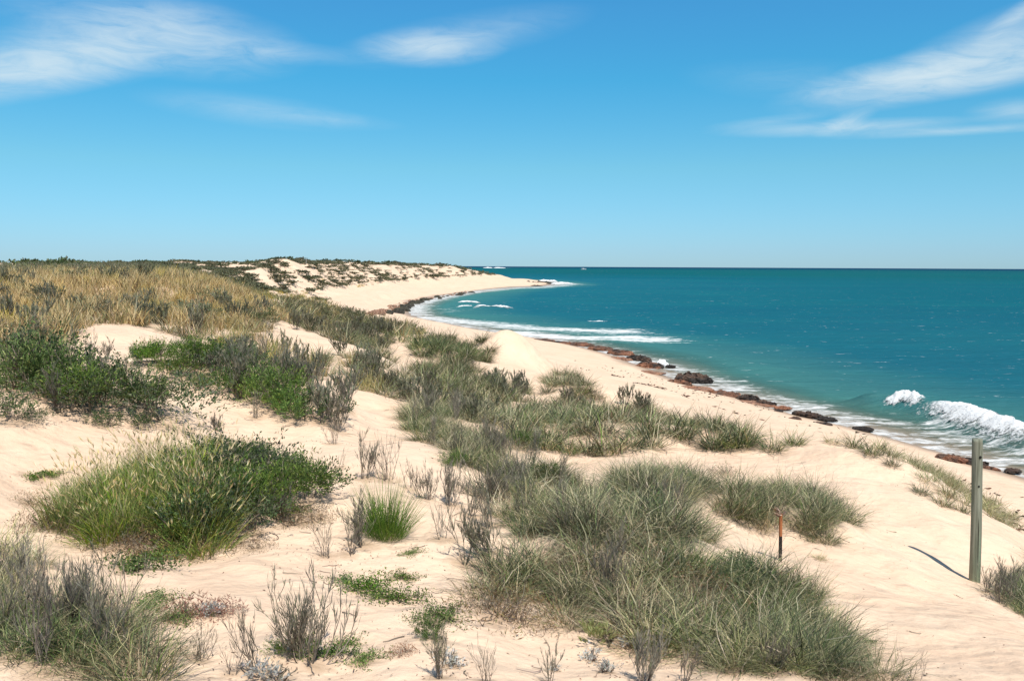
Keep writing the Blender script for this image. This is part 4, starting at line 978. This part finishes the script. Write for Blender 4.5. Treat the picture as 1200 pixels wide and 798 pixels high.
# foot of the dune in the photo: scrub keeps above it
foot = np.interp(pu, [200, 290, 345, 380, 410, 440, 470, 500, 530, 560, 585, 606], [333, 343, 345, 338, 334, 330.5, 328.5, 326.5, 324.5, 322.5, 322.5, 323])
q1 = cand[:, 0] * .89 + cand[:, 1] * .45
streak = fbm(q1 * .42, (cand[:, 0] * .45 - cand[:, 1] * .89) * .05, 71, 2)
ok = (pv < foot) & (pv > 300) & (streak - .20 * sstep(380, 300, pu) * sstep(306, 312, pv) + rsf.uniform(-.14, .14, len(cand)) + np.clip((pv - foot + 5) * .06, -.05, .25) > -.12)
idx = np.where(ok)[0]
sel = []
for i in idx:
    sp = 1.75 * cand[i, 1] / 160
    if all(abs(cand[i, 0] - cand[j, 0]) + abs(cand[i, 1] - cand[j, 1]) * .55 > sp for j in sel[-400:]):
        sel.append(i)
COUNTS['far'] = len(sel)
big = sel[:290]; rest = sel[290:]
for i in big:
    k = rsf.uniform(.8, 1.45) * (cand[i, 1] / 160) ** .7
    o = place(FAR[rsf.randint(5)], (cand[i, 0], cand[i, 1], hz[i]), rsf.uniform(0, 6.28), k, 'low olive scrub clump on the sandy face of the far dune', 'scrub', 'scrub clumps on the far dune', 'far_scrub', litter=False, sz=k * .62)
    o.rotation_euler[2] = math.radians(-63) + rsf.normal(0, .25); o.scale = (k * 2.9, k * .85, k * .62)
if rest:
    stuff_mesh('dune_scrub', FAR, np.stack([cand[rest, 0], cand[rest, 1], hz[rest]], 1), 56, (.8, 1.4), 'smaller olive scrub scattered between the clumps of the far dune', orient=math.radians(-63))

# ---- dark shrubs on the skyline
def skyline(u, Y0, Y1):
    Y = np.linspace(Y0, Y1, 60); x = (u - 600) / F * Y; h = height(x, Y); i = int(np.argmax((h - EYE) / Y)); return x[i], Y[i], h[i]
for i, (u0, u1, Y0, Y1, n, s, lab) in enumerate([(25, 90, 75, 110, 22, 1.1, 'dark green shrub on the skyline behind the golden ridge'), (150, 318, 95, 200, 34, .7, 'dark green shrub on the skyline above the far dune'), (320, 345, 130, 240, 6, .9, 'dark shrub left of the pale sand cap on the skyline'), (372, 545, 180, 400, 44, .9, 'low dark shrub along the top of the far dune')]):
    for k in range(n):
        u = u0 + (u1 - u0) * (k + rsf.rand()) / n
        x, Yk, hh = skyline(u, Y0, Y1); Yk += rsf.uniform(-2, 3); x = (u - 600) / F * Yk
        place(DARK[rsf.randint(4)], (x, Yk, float(height(np.array([x]), np.array([Yk]))[0])), rsf.uniform(0, 6.28), s * rsf.uniform(.6, 1.25), lab, 'shrub', lab.replace('shrub', 'shrubs', 1), 'ridge_shrub', litter=False)
xs_ = np.concatenate([rsf.uniform(-260, -95, 260)]); ys_ = rsf.uniform(190, 330, 260)
stuff_mesh('distant_scrub', DARK, np.stack([xs_, ys_, height(xs_, ys_)], 1), 57, (.7, 1.3), 'dark line of scrub on the skyline at the far left')
build_rest('dune_grass', 'spinifex and dune grass filling in between the tussocks of the belts and mounds')
build_rest('spinifex_grass', 'loose spinifex growth between the tussocks near the big mass')
build_rest('scrub_cover', 'grey scrub between the shrubs of the left ridge')
build_rest('dry_grass_cover', 'golden grass behind the nearest tussocks of the left ridge')
print('COUNTS', COUNTS)

# ---- dry twigs and litter on the sand: nobody could count them
def litter():
    rs = np.random.RandomState(77); g = Geo(); V = []
    P = []
    for (x, y, r) in LITTER_POINTS:
        if y > 26: continue
        for k in range(rs.poisson(12)):
            a = rs.uniform(0, 6.28); d = r * rs.uniform(.5, 1.5); P.append((x + d * math.cos(a), y + d * math.sin(a)))
    for u, v, n, sp in [(440, 520, 60, 1.2), (560, 760, 60, .8), (1050, 660, 45, 1.5), (250, 500, 80, 1.2), (330, 560, 50, .8), (370, 620, 60, .5), (960, 640, 50, .7), (300, 645, 50, .5), (1000, 780, 60, .9), (550, 690, 50, .5), (390, 670, 40, .25), (150, 520, 60, 1.5), (600, 640, 60, 1.5), (420, 600, 120, 1.6), (330, 700, 120, 1.3), (620, 770, 80, .9), (250, 470, 100, 2.0), (430, 500, 80, 1.5), (860, 560, 80, 1.5), (700, 560, 40, 1.5), (980, 560, 60, 2.5), (1060, 560, 60, 2.0)]:
        c = hit(u, v); q = rs.normal(0, 1, (n, 2)) * sp + c[:2]; P += [tuple(t) for t in q]
    P = np.array(P); z = height(P[:, 0], P[:, 1])
    n = len(P); D = np.stack([rs.normal(0, 1, n), rs.normal(0, 1, n), rs.normal(0, .12, n)], 1)
    sz = rs.uniform(0, 1, n) ** 3
    leaves(g, np.stack([P[:, 0], P[:, 1], z + .006], 1), D * 3, 0, (.008, .034), (.003, .010), [(3, (.22, .15, .10)), (2, (.36, .26, .18)), (1.2, (.08, .06, .05))], rs, 0, 0.02)
    ln = []
    for k in range(520):
        i = rs.randint(n); a = rs.uniform(0, 6.28); L = rs.uniform(.05, .2); pts = [np.array([P[i, 0], P[i, 1], 0.0])]
        for j in range(4):
            a += rs.normal(0, .45); pts.append(pts[-1] + np.array([math.cos(a), math.sin(a), 0]) * L / 4)
        pts = np.array(pts); pts[:, 2] = height(pts[:, 0], pts[:, 1]) + rs.uniform(.002, .012); ln.append((pts, .0035, .0018, 0))
    tubes(g, ln, STEMS, rs)
    a = g.arrays(); tag(link('plant_debris', mesh_np('plant_debris', a[0], a[1], None, M_LITTER, False, a[2])), 'dry brown twigs and fallen leaves lying on the sand', None, None, 'stuff')
litter()

# ------------------------------------------------------------------ rocks
def rock_material():
    t = NT('shore_rock'); p = t.node('ShaderNodeTexCoord').outputs['Object']; c = t.attr('col').outputs['Color']
    n = t.noise(p, 3.0, 6, .7); v = t.node('ShaderNodeTexVoronoi', {'Vector': p, 'Scale': 4.5}, feature='DISTANCE_TO_EDGE').outputs['Distance']
    c = t.mix(t.maprange(n, .40, .62), c, t.mix(1.0, c, (.45, .42, .42), 'MULTIPLY'))
    h = t.math('ADD', n, t.math('MULTIPLY', t.maprange(v, 0, .1), .35))
    b = t.node('ShaderNodeBsdfPrincipled', {'Base Color': c, 'Roughness': .75, 'Specular IOR Level': .3, 'Normal': t.bump(h, .9, .12)})
    return t.surf(b.outputs[0])
M_ROCK = rock_material()
RED = (.42, .19, .105); PINK = (.50, .29, .19); DRK = (.060, .050, .042); BRN = (.16, .10, .07); OLI = (.09, .085, .055)
def rock(p, L, W, H, rz, seed, col, col2, label, group=None, name='shore_rock', base_drop=.15, res=26):
    rs = np.random.RandomState(seed)
    nu, nv = res * 2, res
    th = np.linspace(0, 2 * np.pi, nu, endpoint=False); ph = np.linspace(-.5 * np.pi, .5 * np.pi, nv)
    T, Pn = np.meshgrid(th, ph); x = np.cos(T) * np.cos(Pn); y = np.sin(T) * np.cos(Pn); z = np.sin(Pn)
    out = 1 + .42 * fbm(np.cos(T) * 1.3 + seed * 3.1, np.sin(T) * 1.3 + z * .5, seed, 4)
    X = x * L * .5 * out; Y = y * W * .5 * out
    h = np.clip(z, 0, 1) ** .6 * (1 + .65 * fbm(X / L * 7 + seed, Y / W * 4, seed + 3, 4, .6))
    st = .22; q = np.floor(h / st) * st + st * sstep(.55, 1, (h / st) % 1)          # ledges
    Z = (q * .75 + h * .25) * H + np.where(z < 0, z * .5 * H, 0)
    X = X + H * .35 * fbm(X / L * 20, Z * 9 / H + Y * 3, seed + 9, 2); Y = Y + H * .3 * fbm(Y / W * 18, Z * 9 / H + X, seed + 11, 2)
    V = np.stack([X, Y, Z], -1).reshape(-1, 3)
    m = np.clip(.5 + 1.4 * fbm(X * 3 / L * 2 + 5, Y * 2 + Z, seed + 5, 3) + .5 * (Z / H - .4), 0, 1).reshape(-1, 1)
    c = np.array(col)[None] * (1 - m) + np.array(col2)[None] * m
    me = mesh_np(name, V, grid_faces(nv, nu, True), None, M_ROCK, False, c)
    o = link(name, me, None, (p[0], p[1], p[2] - base_drop * H)); o.rotation_euler[2] = rz
    return tag(o, label, 'rock', group)

def shore_angle(u, v):
    a = at_sea(u - 8, v - 3); b = at_sea(u + 8, v + 3)
    return math.atan2(b[1] - a[1], b[0] - a[0])
ROCKS = [  # u, v, width px, height px, c1, c2, label
    (597, 393.5, 22, 1.6, RED, BRN, 'farthest low red rock ledge of the near beach'), (636, 399, 26, 2.2, RED, BRN, 'thin red ledge left of the long red reef'), (659, 402, 24, 2.6, RED, DRK, 'left end of the long red reef ledge'), (682, 404, 30, 3.4, RED, BRN, 'red ledge with a dark crest, second along the long reef'),
    (704, 409, 32, 4, RED, BRN, 'brick-red slab in the middle of the long reef'), (727, 414, 34, 5.0, RED, DRK, 'red slab with dark seaward edge, middle of the long reef'), (748, 421, 32, 6, BRN, DRK, 'dark brown jagged ledge by the white splash'), (762, 429, 32, 6, RED, DRK, 'dark jagged ledge just below the white splash'), (728, 421, 34, 3, PINK, RED, 'pinkish flat slab on the sand side of the reef'),
    (762, 437, 30, 3, RED, PINK, 'low pink-red slab left of the big black boulder ledge'), (812, 446, 52, 11, DRK, BRN, 'biggest black craggy rock standing at the water edge'), (796, 449, 30, 5, BRN, RED, 'brown foot of the biggest black rock, on its sand side'), (815, 456, 46, 3.5, RED, PINK, 'long flat red slab below the biggest black rock'),
    (850, 463, 44, 6, RED, BRN, 'lumpy red-brown slab right of the long flat one'), (876, 468, 30, 6.5, DRK, BRN, 'black hump at the end of the red slabs'), (897, 473, 26, 5, DRK, BRN, 'dark brown rock just right of the black hump'), (884, 473, 44, 3.5, RED, PINK, 'thin red base slab under the black hump'),
    (917, 478, 18, 2.6, RED, RED, 'small brick-red stone between the dark rocks'), (948, 487, 34, 6, DRK, BRN, 'long dark low rock at the foam edge'), (968, 491, 22, 3.4, DRK, DRK, 'dark tail of the long low rock at the foam edge'), (932, 491, 14, 1.8, RED, BRN, 'flat reddish stone on the sand below the long dark rock'), (966, 497, 20, 2.2, DRK, BRN, 'flat dark stone on the sand'), (1011, 503, 22, 3.8, DRK, DRK, 'single dark rock by the wet sand'),
    (1112, 539, 36, 8, RED, BRN, 'left red-brown half of the rock heap behind the wooden post'), (1135, 543, 38, 9, BRN, DRK, 'dark half of the rock heap behind the wooden post'), (1158, 549, 26, 4, RED, BRN, 'thin red ledge just right of the wooden post'), (1186, 552, 14, 3, DRK, BRN, 'small dark rock near the right edge of the beach'),
    (786, 430, 12, 3, DRK, DRK, 'small black rock in the surf beside the splash'), (912, 452 + 30, 10, 1.5, DRK, BRN, 'pebble-sized dark rock on the near beach')]
for i, (u, v, w, h, c1, c2, lab) in enumerate(ROCKS):
    p = hit(u, v)
    if p[2] < .02 or p[2] > 2.2: p = at_sea(u, v, 0.1)
    k = p[1] / F
    L = w * k * 1.12; H = max(.10, h * k * .85)
    rock((p[0], p[1], max(p[2], -.05)), L, max(.6, L * (.62 if c1 in (RED, PINK) else .45)), H, shore_angle(u, v) * .6, 400 + i, c1, c2, lab)
# the far bay: boulders along the inner curve
rsr = np.random.RandomState(88)
n = 0
while n < 170:
    f = rsr.rand(); u = np.interp(f, [0, .25, .5, .75, 1], [462, 474, 482, 500, 556]); v = np.interp(f, [0, .25, .5, .75, 1], [368, 364, 358, 352.5, 343.5])
    off = rsr.rand() ** 1.5; u -= off * 36 * (1 - f * .75); v += off * (1.0 - f * 2.2) + rsr.normal(0, .7)
    p = hit(u, v); dark = off < .28
    lw = rsr.uniform(.7, 1.9) * (1.1 if dark else .6)
    rock(p, lw, lw * .7, lw * .3, rsr.uniform(0, 3), 500 + n, DRK if dark else BRN, OLI if dark else PINK,
         'dark boulder at the water edge of the inner bay' if dark else 'brown stone lying on the sand above the inner bay boulders', 'dark boulders of the inner bay' if dark else 'brown stones of the inner bay', res=10)
    n += 1
for i, (u, v, w, h, lab) in enumerate([(612, 334.5, 14, 2.6, 'black rock at the landward end of the point'), (622, 333.5, 24, 4.0, 'largest olive-dark rock of the point'), (634, 332.5, 22, 3.4, 'olive-dark rock in the white surf at the end of the point'), (645, 333.6, 12, 1.8, 'last small rock in the surf off the point'), (628, 335.6, 14, 1.5, 'low rock on the bay side of the point')]):
    p = at_sea(u, v); k = p[1] / F
    rock((p[0], p[1], 0), w * k, w * k * .9, h * k, .2 * i, 620 + i, OLI, DRK, lab)

# ------------------------------------------------------------------ breaking waves and splashes
def foam_material():
    t = NT('breaking_foam'); p = t.pos(); d = t.attr('dens').outputs['Fac']
    n = t.noise(p, 6.0, 7, .75); n2 = t.noise(t.mapping(p, (1, 1, .4)), 1.6, 5, .7)
    a = t.maprange(t.math('ADD', t.math('MULTIPLY', t.math('SUBTRACT', t.math('ADD', t.math('MULTIPLY', n, .6), t.math('MULTIPLY', n2, .4)), .5), 3.4), d), .30, .75)
    b = t.node('ShaderNodeBsdfPrincipled', {'Base Color': (.84, .85, .84), 'Roughness': 1, 'Specular IOR Level': .05, 'Normal': t.bump(n, .8, .15), 'Subsurface Weight': 0.0})
    tr = t.node('ShaderNodeBsdfTransparent'); m = t.node('ShaderNodeMixShader'); t.put(m.inputs[0], a); t.l.new(tr.outputs[0], m.inputs[1]); t.l.new(b.outputs[0], m.inputs[2])
    return t.surf(m.outputs[0])
M_FOAM = foam_material()
def breaker(px, H, W, seed, label, run=1.0, spray=120, name='breaking_wave', group=None, lump=.5, res=.12, big=False):
    """px: crest line on the water; H crest height; W half width (foam runs out on the shore side)"""
    rs = np.random.RandomState(seed)
    P = chaikin(np.array([at_sea(u, v)[:2] for u, v in px]), 2)
    sg = np.concatenate([[0], np.cumsum(np.hypot(*np.diff(P, axis=0).T))]); L = sg[-1]
    na = max(40, int(L / res * 1.7)); s = np.linspace(0, L, na); cx = np.interp(s, sg, P[:, 0]); cy = np.interp(s, sg, P[:, 1])
    tx = np.gradient(cx); ty = np.gradient(cy); m = np.hypot(tx, ty); nx, ny = ty / m, -tx / m      # towards the shore / viewer
    nc = 44; a = np.linspace(-1, 1, nc)
    A, S = np.meshgrid(a, s / L)
    end = sstep(0, .28, S) * sstep(1, .62, S)
    wob = .25 * fbm(S * L * .5, S * 0 + seed, seed, 3)
    off = (A + wob) * W * np.where(A > 0, run, .6)
    prof = np.where(A < 0, np.exp(-(A * 1.9) ** 2), np.exp(-(A * 2.1) ** 2) * .8 + .2 * (1 - A))
    X = cx[:, None] + nx[:, None] * off; Y = cy[:, None] + ny[:, None] * off
    lumps = fbm(X * 3.2, Y * 3.2, seed + 1, 4, .7)
    crest = .9 + .35 * fbm(S * L * .9, S * 0 + 3, seed + 7, 3)
    Z = .04 + H * prof * end * crest * (1 + lump * lumps) * np.clip((1 - abs(A)) * 6, 0, 1)
    for cr_, hh_, ww_ in RIDGES:
        Pr = chaikin(np.array([at_sea(u, v)[:2] for u, v in cr_]), 2); dr = seg_dist(X.ravel(), Y.ravel(), Pr).reshape(X.shape); Z = Z + hh_ * np.exp(-(dr / ww_) ** 2)
    dens = (.04 if big else 0) + end ** .7 * np.clip((1 - abs(A)) * 1.7, 0, 1) * (.45 + .6 * prof)
    V = np.stack([X, Y, Z], -1).reshape(-1, 3); Q = grid_faces(na, nc); D = dens.ravel()
    # thrown drops
    if spray:
        i = rs.randint(na // 8, max(na // 8 + 1, na - na // 8), spray); h = H * (.55 + rs.exponential(.13, spray)); r = rs.uniform(.008, .026, spray) * H
        ox = cx[i] + nx[i] * rs.normal(0, .35 * W, spray); oy = cy[i] + ny[i] * rs.normal(0, .35 * W, spray)
        oct_ = np.array([(1, 0, 0), (0, 1, 0), (-1, 0, 0), (0, -1, 0), (0, 0, 1), (0, 0, -1)])
        VV = np.stack([ox, oy, h * np.sin(np.clip(i / na, 0, 1) * np.pi) ** .5], 1)[:, None] + oct_[None] * r[:, None, None]
        base = len(V) + np.arange(spray)[:, None, None] * 6
        tri = np.array([(0, 1, 4), (1, 2, 4), (2, 3, 4), (3, 0, 4), (1, 0, 5), (2, 1, 5), (3, 2, 5), (0, 3, 5)])
        T = (base + tri[None]).reshape(-1, 3); V = np.concatenate([V, VV.reshape(-1, 3)]); D = np.concatenate([D, np.ones(spray * 6)])
    else: T = None
    me = mesh_np(name, V, Q, T, M_FOAM, True, attrs={'dens': D})
    return tag(link(name, me), label, 'wave', group)
breaker([(1030, 478), (1048, 478), (1068, 480), (1092, 486)], .30, .75, 701, 'short breaking wave throwing up a white peak off the near beach', 1.2, 260)
breaker([(1084, 484), (1115, 490), (1150, 503), (1185, 515), (1240, 535)], .30, 1.05, 702, 'large breaking wave tumbling white foam onto the beach at right', 2.0, 420, big=True)
breaker([(553, 363.5), (566, 362), (580, 362.5), (606, 365.5)], .3, 1.0, 703, 'small white-crested wave with pointed top in the bay', 1.0, 60, res=.4)
breaker([(533, 361), (546, 359.5), (560, 361.5)], .3, 1.0, 704, 'white peak of a wave close to the inner bay shore', 1.0, 50, res=.4)
breaker([(534, 355), (548, 353.6), (566, 356)], .25, 1.0, 705, 'faint wave crest just behind the white peak of the inner bay', 1.0, 30, res=.4)
breaker([(683, 379.5), (697, 378), (718, 380.5)], .22, .8, 706, 'lone thin wave crest off the long foam streaks', 1.0, 20, res=.3)
breaker([(768, 430), (776, 427), (786, 431)], .3, .6, 707, 'white splash bursting over the red reef', 1.0, 200, name='wave_splash', lump=.9)
breaker([(645, 334), (660, 333), (682, 333.5)], .8, 4.0, 708, 'white surf breaking over the rocks of the point', 1.0, 60, res=.7)
breaker([(622, 330), (640, 330), (655, 331)], .9, 4.0, 709, 'surf breaking behind the rocks of the point', 1.0, 30, res=.7)
for k, (u0, u1, lab) in enumerate([(566, 577, 'left white line of surf on the offshore reef at the horizon'), (578, 592, 'right white line of surf on the offshore reef at the horizon')]):
    Y_ = 3600; x0 = (u0 - 600) / F * Y_; x1 = (u1 - 600) / F * Y_
    na, nc = 60, 8; X, A = np.meshgrid(np.linspace(x0, x1, na), np.linspace(-1, 1, nc), indexing='ij')
    Z = .1 + 2.4 * (1 - A ** 2) * np.sin((X - x0) / (x1 - x0) * np.pi) ** .4 * (1 + .8 * fbm(X * .15, A * 2, 80 + k, 3))
    tag(link('breaking_wave', mesh_np('breaking_wave', np.stack([X, Y_ + A * 25, Z], -1).reshape(-1, 3), grid_faces(na, nc), None, M_FOAM, True, attrs={'dens': np.ones(na * nc) * 2})), lab, 'wave')

# ------------------------------------------------------------------ seaweed and shell wrack on the beach
def seaweed():
    rs = np.random.RandomState(91); g = Geo(); P = []
    for line, n, sp in [([(648, 426), (672, 430)], 60, .35), ([(705, 438), (722, 441)], 120, .15), ([(730, 446), (760, 452), (775, 456), (800, 466)], 260, .25), ([(785, 462), (830, 476), (865, 486), (890, 493)], 420, .2), ([(870, 490), (900, 497)], 200, .4), ([(700, 428), (800, 452), (900, 482), (980, 505)], 260, 1.2), ([(1120, 575), (1200, 600)], 160, 1.0), ([(1040, 548), (1200, 575)], 200, 1.1), ([(590, 405), (620, 409)], 30, .4)]:
        W = np.array([hit(u, v)[:2] for u, v in line]); sg = np.concatenate([[0], np.cumsum(np.hypot(*np.diff(W, axis=0).T))])
        s = rs.uniform(0, sg[-1], n); s = s[fbm(s * .9, s * 0, len(line), 2) > -.15]
        x = np.interp(s, sg, W[:, 0]) + rs.normal(0, sp, len(s)); y = np.interp(s, sg, W[:, 1]) + rs.normal(0, sp, len(s)); P.append(np.stack([x, y], 1))
    P = np.concatenate(P); P = P[shore_sd(P[:, 0], P[:, 1]) > 1.5]; z = height(P[:, 0], P[:, 1]); P = P[z < 1.9]; z = z[z < 1.9]; n = len(P)
    leaves(g, np.stack([P[:, 0], P[:, 1], z + .015], 1), np.stack([rs.normal(1.2, 1, n), rs.normal(-.6, 1, n), rs.normal(0, .08, n)], 1) * 2, 0, (.08, .28), (.03, .07), [(3, (.07, .05, .035)), (2, (.15, .09, .055)), (1, (.25, .13, .08))], rs, 0, .04)
    a = g.arrays(); tag(link('seaweed', mesh_np('seaweed', a[0], a[1], None, M_LITTER, False, a[2])), 'dark seaweed washed up in a broken line on the beach', None, None, 'stuff')
seaweed()

# ------------------------------------------------------------------ wooden post, short stake, boat
def simple_mat(name, col, rough=.8, spec=.2):
    t = NT(name); p = t.node('ShaderNodeTexCoord').outputs['Object']; n = t.noise(p, 30, 4, .6)
    b = t.node('ShaderNodeBsdfPrincipled', {'Base Color': t.mix(t.maprange(n, .35, .65), col, tuple(q * .7 for q in col)), 'Roughness': rough, 'Specular IOR Level': spec, 'Normal': t.bump(n, .3, .004)})
    return t.surf(b.outputs[0])
def wood_material():
    t = NT('weathered_wood'); p = t.node('ShaderNodeTexCoord').outputs['Object']
    g = t.noise(t.mapping(p, (38, 38, 1.6)), 1.0, 6, .65, .3); g2 = t.noise(t.mapping(p, (9, 9, .9)), 1.0, 3, .5); cr = t.noise(t.mapping(p, (60, 60, 1.1)), 1.0, 3, .5)
    c = t.mix(t.maprange(g, .32, .66), (.115, .120, .085), (.30, .305, .235)); c = t.mix(t.maprange(g2, .45, .65), c, t.mix(1.0, c, (.80, .92, .82), 'MULTIPLY'))
    c = t.mix(t.maprange(cr, .64, .70), c, (.045, .04, .03))
    b = t.node('ShaderNodeBsdfPrincipled', {'Base Color': c, 'Roughness': .9, 'Specular IOR Level': .15, 'Normal': t.bump(t.math('SUBTRACT', g, t.maprange(cr, .62, .70)), .8, .004)})
    return t.surf(b.outputs[0])
pp = hit(1142, 681)
post = bpy.data.objects.new('wooden_post', None); C.objects.link(post); post.location = pp; post.rotation_euler = (0.012, -0.034, 0)
tag(post, 'tall weathered grey-green wooden post standing upright in the sand', 'post')
kz = pp[1] / F; Hp = 174 * kz; nz, na = 60, 28
zz = np.linspace(-.35, Hp, nz); aa = np.linspace(0, 2 * np.pi, na, endpoint=False)
Zp, Ap = np.meshgrid(zz, aa, indexing='ij'); rp = (.053 + .004 * (1 - Zp / Hp)) * (1 + .05 * fbm(np.cos(Ap) * 1.5 + 4, Zp * 1.3 + np.sin(Ap), 12, 3))
rp = rp - .004 * (np.abs(((Ap * 3.1 + Zp * .12) % 2.4) - .4) < .10)
bx = .006 * np.sin(Zp * 2.1)
Vp = np.stack([rp * np.cos(Ap) + bx, rp * np.sin(Ap), Zp], -1).reshape(-1, 3); Vp = np.vstack([Vp, [[bx[-1, 0], 0, Hp + .002]]])
top = (nz - 1) * na; tri = np.stack([top + np.arange(na), top + (np.arange(na) + 1) % na, np.full(na, nz * na)], -1)
link('shaft', mesh_np('shaft', Vp, grid_faces(nz, na, True), tri, wood_material(), True), post)
M_DARK = simple_mat('dark_hole', (.02, .018, .015)); M_KNOT = simple_mat('knot_wood', (.10, .075, .05))
for k, (zk, ak, rk) in enumerate([(Hp - 21 * kz, -1.45, .016), (Hp - 56 * kz, -1.62, .011)]):
    n_ = 14; a_ = np.linspace(0, 2 * np.pi, n_, endpoint=False); rr_ = .0565
    rings = [(rk * 1.0, .0), (rk * .9, .004), (rk * .55, .003), (0.0001, .001)]
    Vk = []
    for r_, o_ in rings:
        for t_ in a_:
            lx = r_ * math.cos(t_); lz = r_ * math.sin(t_); ang = ak + lx / rr_; Vk.append(((rr_ + o_ - .002) * math.cos(ang), (rr_ + o_ - .002) * math.sin(ang), zk + lz))
    link('bolt_hole', mesh_np('bolt_hole', Vk, grid_faces(4, n_, True), None, M_DARK, True), post)

ps = hit(914.5, 657); ks = ps[1] / F; Hs = 62 * ks
st = bpy.data.objects.new('short_stake', None); C.objects.link(st); st.location = ps; st.rotation_euler = (0, -.02, .3)
tag(st, 'short thin stake with rusty orange top and black foot in the sand', 'stake')
def prism(z0, z1, r, tw, seed, n=5, seg=12):
    zz = np.linspace(z0, z1, seg); V = []
    for z_ in zz:
        for k in range(n):
            a = 2 * math.pi * k / n + tw * z_; V.append((r * math.cos(a) * (1 + .12 * float(vnoise(z_ * 9 + k, seed))), r * math.sin(a), z_))
    V = V + [(0, 0, z1 + .001)]; c = (seg - 1) * n; tri = [(c + k, c + (k + 1) % n, seg * n) for k in range(n)]
    return np.array(V), grid_faces(seg, n, True), np.array(tri)
for nm, z0, z1, r, m in [('black_foot', -.2, Hs * .50, .0165, simple_mat('black_paint', (.018, .013, .013), .6, .3)), ('pale_band', Hs * .13, Hs * .145, .0175, simple_mat('pale_band', (.35, .28, .24))), ('rusty_top', Hs * .50, Hs * .93, .0155, simple_mat('rusty_orange', (.40, .15, .06), .8))]:
    V, Q, T = prism(z0, z1, r, .3, 3); link(nm, mesh_np(nm, V, Q, T, m, False), st)
g = Geo(); rs = np.random.RandomState(5); n_ = 26
leaves(g, np.tile(np.array([[0, 0, Hs * .92]]), (n_, 1)) + rs.normal(0, .006, (n_, 3)), np.tile(np.array([[-1.3, -.3, .5]]), (n_, 1)), 0, (.05, .11), (.018, .036), [(3, (.62, .47, .32)), (2, (.40, .26, .15))], rs, 0, .3)
a = g.arrays(); link('frayed_tip', mesh_np('frayed_tip', a[0], a[1], None, M_STEM, False, a[2]), st)

# small white motor boat far out
bo = bpy.data.objects.new('motor_boat', None); C.objects.link(bo); Yb = 2100; bo.location = ((683 - 600) / F * Yb, Yb, .1); bo.rotation_euler[2] = math.radians(12)
tag(bo, 'small white motor boat far out near the horizon', 'boat')
Lb = 12.5; ns = 14; V = []
for i in range(ns):
    s = i / (ns - 1); x = (s - .5) * Lb; w = 1.9 * (1 - max(0, (s - .45) / .55) ** 2.2) * (.85 + .15 * min(1, s * 4)); zt = 1.5 + 1.0 * s ** 2
    for (k, z_) in [(-1, zt), (-.93, zt * .5), (-.5, -.1), (0, -.35), (.5, -.1), (.93, zt * .5), (1, zt), (.0, zt - .15)]:
        V.append((x + (.5 * s * max(0, z_) if s > .6 else 0), k * w, z_))
white = simple_mat('white_gelcoat', (.80, .80, .78), .4, .4); glass = simple_mat('dark_glass', (.03, .04, .05), .15, .5)
Q = grid_faces(ns, 8, True); tr = np.array([(0, 7, 6), (0, 1, 7)])
endq = [(0, 7, 6, 5), (0, 5, 4, 1), (1, 4, 3, 2)]
link('hull', mesh_np('hull', V, np.vstack([Q, endq]), None, white, False), bo)
def boxmesh(x0, x1, y0, y1, z0, z1, sl=0.0):
    V = [(x0, y0, z0), (x1, y0, z0), (x1, y1, z0), (x0, y1, z0), (x0 + sl * .3, y0 * .85, z1), (x1 - sl, y0 * .85, z1), (x1 - sl, y1 * .85, z1), (x0 + sl * .3, y1 * .85, z1)]
    return V, [(3, 2, 1, 0), (4, 5, 6, 7), (0, 1, 5, 4), (1, 2, 6, 5), (2, 3, 7, 6), (3, 0, 4, 7)]
V, Q = boxmesh(-2.2, 3.0, -1.4, 1.4, 1.3, 3.3, 1.2); link('cabin', mesh_np('cabin', V, Q, None, white), bo)
V, Q = boxmesh(-1.6, 2.3, -1.38, 1.38, 2.2, 2.8, .45); link('cabin_window', mesh_np('cabin_window', V, Q, None, glass), bo)
V, Q = boxmesh(-5.2, -1.6, -1.5, 1.5, 3.45, 3.6, .2); link('canopy', mesh_np('canopy', V, Q, None, white), bo)

# pale bare cap of sand on the far skyline with a thin marker
pc = hit(357, 311.5)
nr_, na_ = 14, 36; Rr, Aa = np.meshgrid(np.linspace(0, 1, nr_), np.linspace(0, 2 * np.pi, na_, endpoint=False), indexing='ij')
kc = pc[1] / F; Xc = Rr * np.cos(Aa) * 12 * kc; Yc = Rr * np.sin(Aa) * 3.5; Zc = (1 - Rr ** 1.6) * 3.6 * kc * (1 + .3 * fbm(Xc * .5, Yc * .5, 9, 2)) - .2
tag(link('sand_hummock', mesh_np('sand_hummock', np.stack([Xc, Yc, Zc], -1).reshape(-1, 3), grid_faces(nr_, na_, True), None, sand_material(), True), None, tuple(pc)), kind='structure')
mk = bpy.data.objects.new('marker_pole', mesh_np('marker_pole', *prism(-.3, 5.2 * kc, .09, 0, 2)[:2], None, simple_mat('pole_grey', (.3, .28, .25)))); C.objects.link(mk); mk.location = (pc[0] + 2.6 * kc, pc[1] - .5, pc[2] + 2.5 * kc)
tag(mk, 'thin marker pole on the pale sand cap of the skyline', 'pole')
build_ground()
build_sea()
